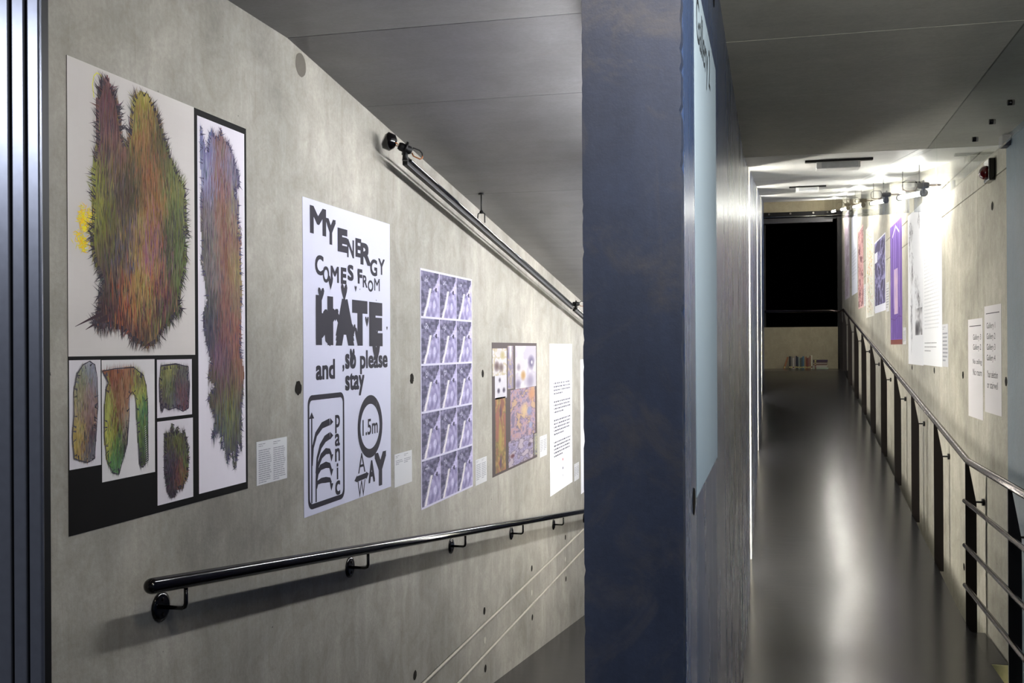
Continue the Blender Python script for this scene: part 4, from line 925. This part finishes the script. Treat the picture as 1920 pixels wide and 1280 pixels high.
o, w, h = sheet('text_poster', 'tall white poster of dense text lines, under the brightest lamp on the right wall', 'poster', 'R', 7.81, 8.755, 1.452, 2.70, (228, 228, 228))
P = Print(); v = h*.95
while v > h*.22:
    text_lines(P, w*.08, w*.92, v, 1, .02, .010, (206, 206, 207), int(v*1000), last=1.0, wmin=.02, wmax=.08, gap=.03); v -= .028
text_lines(P, w*.08, w*.75, h*.14, 3, .03, .007, (150, 150, 150), 3, wmin=.03, wmax=.1, gap=.02); P.build('printed_text', o)
o, w, h = sheet('drawing_poster', 'white poster with sparse black ink figure drawings, left of the dense text poster', 'poster', 'R', 8.76, 9.69, 1.445, 2.735, (222, 222, 224))
P = Print(); r = random.Random(4)
for cx, cy, sx_, sy_, n_ in ((.12, .80, .05, .10, 60), (.25, .88, .08, .05, 50), (.3, .62, .07, .10, 70), (.75, .92, .06, .04, 26), (.55, .52, .10, .05, 30), (.70, .45, .06, .03, 30), (.25, .30, .05, .14, 90), (.75, .38, .06, .04, 30)):
    for k in range(n_): P.stroke(w*(cx+r.gauss(0, sx_*.6)), h*(cy+r.gauss(0, sy_*.6)), PI/2+r.gauss(0, .5), r.uniform(.02, .09), r.uniform(.004, .012), r.choice([(70, 68, 72), (110, 108, 112), (150, 148, 152)]), .0004)
P.grid(w*.5, h*.19, w*.97, h*.36, 24, 30, pal_fn([(90, 88, 92), (120, 118, 120), (170, 168, 170), (205, 203, 205), (216, 215, 217)], 1.6, 1.4, 3, [(.25, .2, .4, (60, 58, 62))]), .0003)
for k in range(20): P.stroke(w*r.uniform(.5, .95), h*r.uniform(.36, .42), PI/2+r.gauss(0, .3), .04, .008, (90, 88, 92), .0004)
P.build('ink_drawing', o)
o, w, h = sheet('purple_poster', 'tall violet purple poster with paler bands, fourth large poster from the dark opening', 'poster', 'R', 10.13, 11.10, 1.617, 2.79, (112, 76, 160))
P = Print(); P.grid(w*.01, h*.045, w*.99, h*.99, 30, 60, pal_fn([(84, 62, 122), (96, 74, 136), (108, 86, 144), (90, 68, 128)], 6, 2, 6), .0002)
P.grid(w*.34, h*.25, w*.66, h*.62, 10, 20, pal_fn([(150, 132, 170), (172, 150, 168)], 3, 3, 2), .0004)
for u, v0, v1 in ((.3, .30, .95), (.45, .62, .98), (.78, .3, .9), (.1, .1, .9)): P.rect(w*u, h*v0, w*(u+.02), h*v1, (150, 128, 196), .0004)
P.line([(w*.2, h*.90), (w*.5, h*.97), (w*.8, h*.90)], .02, (206, 190, 226), .0005); P.line([(w*.05, h*.22), (w*.4, h*.20), (w*.7, h*.23), (w*.95, h*.22)], .008, (80, 50, 110), .0005)
P.rect(0, 0, w, h*.04, (110, 66, 60), .0003); P.build('artwork', o)
o, w, h = sheet('photo_poster', 'white-edged poster of a dark blue violet tangled photograph, between purple and yellow posters', 'poster', 'R', 11.56, 12.76, 1.98, 2.80, (216, 216, 226))
P = Print(); P.grid(w*.02, h*.10, w*.97, h*.98, 40, 50, pal_fn([(58, 52, 84), (96, 88, 130), (150, 146, 190), (80, 72, 116), (66, 60, 92)], 4, 5, 9), .0003)
for k in range(80): P.stroke(w*r.uniform(.1, .9), h*r.uniform(.15, .9), r.uniform(.3, 2.2), r.uniform(.05, .2), .008, r.choice([(160, 156, 196), (56, 50, 80), (120, 112, 156)]), .0005)
P.rect(0, h*.70, w*.28, h*.84, (214, 214, 226), .0006); P.build('photo', o)
o, w, h = sheet('strip_poster', 'narrow-looking poster of yellow, orange and green blotches on white, left of the blue photo poster', 'poster', 'R', 12.88, 13.93, 1.96, 3.08, (218, 216, 206))
P = Print()
for k in range(340):
    b = r.uniform(.02, .98); c = r.choice([(206, 206, 100), (190, 200, 90), (214, 200, 80)]) if b > .72 else (r.choice([(222, 150, 80), (226, 176, 90), (190, 180, 90)]) if b > .45 else r.choice([(200, 150, 130), (150, 170, 130), (206, 190, 120)]))
    P.stroke(w*r.uniform(.15, .85), h*b, r.uniform(0, PI), r.uniform(.03, .1), r.uniform(.01, .025), c, .0003+.0004*r.random())
P.build('artwork', o)
o, w, h = sheet('pink_poster', 'poster of faded pink and dark red blotches, left of the yellow strip poster', 'poster', 'R', 14.32, 15.17, 2.116, 3.20, (206, 170, 168))
P = Print(); P.grid(w*.02, h*.02, w*.98, h*.98, 26, 50, pal_fn([(190, 150, 150), (206, 166, 160), (150, 96, 100), (214, 180, 176), (120, 84, 90)], 4, 9, 13), .0003); P.build('artwork', o)
o, w, h = sheet('blank_poster', 'plain bluish white poster hanging second from the dark opening', 'poster', 'R', 15.33, 16.40, 2.36, 3.52, (220, 222, 232))
P = Print(); text_lines(P, w*.1, w*.9, h*.55, 9, .05, .012, (196, 198, 208), 3, wmin=.05, wmax=.15, gap=.04); P.build('printed_text', o)
o, w, h = sheet('lilac_poster', 'pale lilac faded poster nearest the dark opening on the right wall', 'poster', 'R', 16.85, 17.95, 2.36, 3.75, (196, 188, 196))
P = Print(); P.grid(w*.05, h*.03, w*.95, h*.97, 20, 40, pal_fn([(186, 174, 184), (200, 192, 200), (170, 154, 166)], 3, 8, 15), .0003); P.build('artwork', o)
for k, (a, b, c, d, lab) in enumerate(((7.555, 7.798, 1.456, 1.75, 'caption card at the right foot of the dense text poster'), (9.86, 10.07, 1.617, 1.768, 'caption card between the purple poster and the ink drawing poster'),
                                      (11.25, 11.50, 1.96, 2.26, 'caption card between the blue photo poster and the purple poster'), (12.79, 12.87, 2.0, 2.18, 'caption card beside the yellow strip poster'), (14.0, 14.28, 2.12, 2.40, 'caption card at the foot of the pink poster'))):
    caption('R', a, b, c, d, lab, 'caption cards on the right wall', n=8, cols=1, seed=60+k*7)
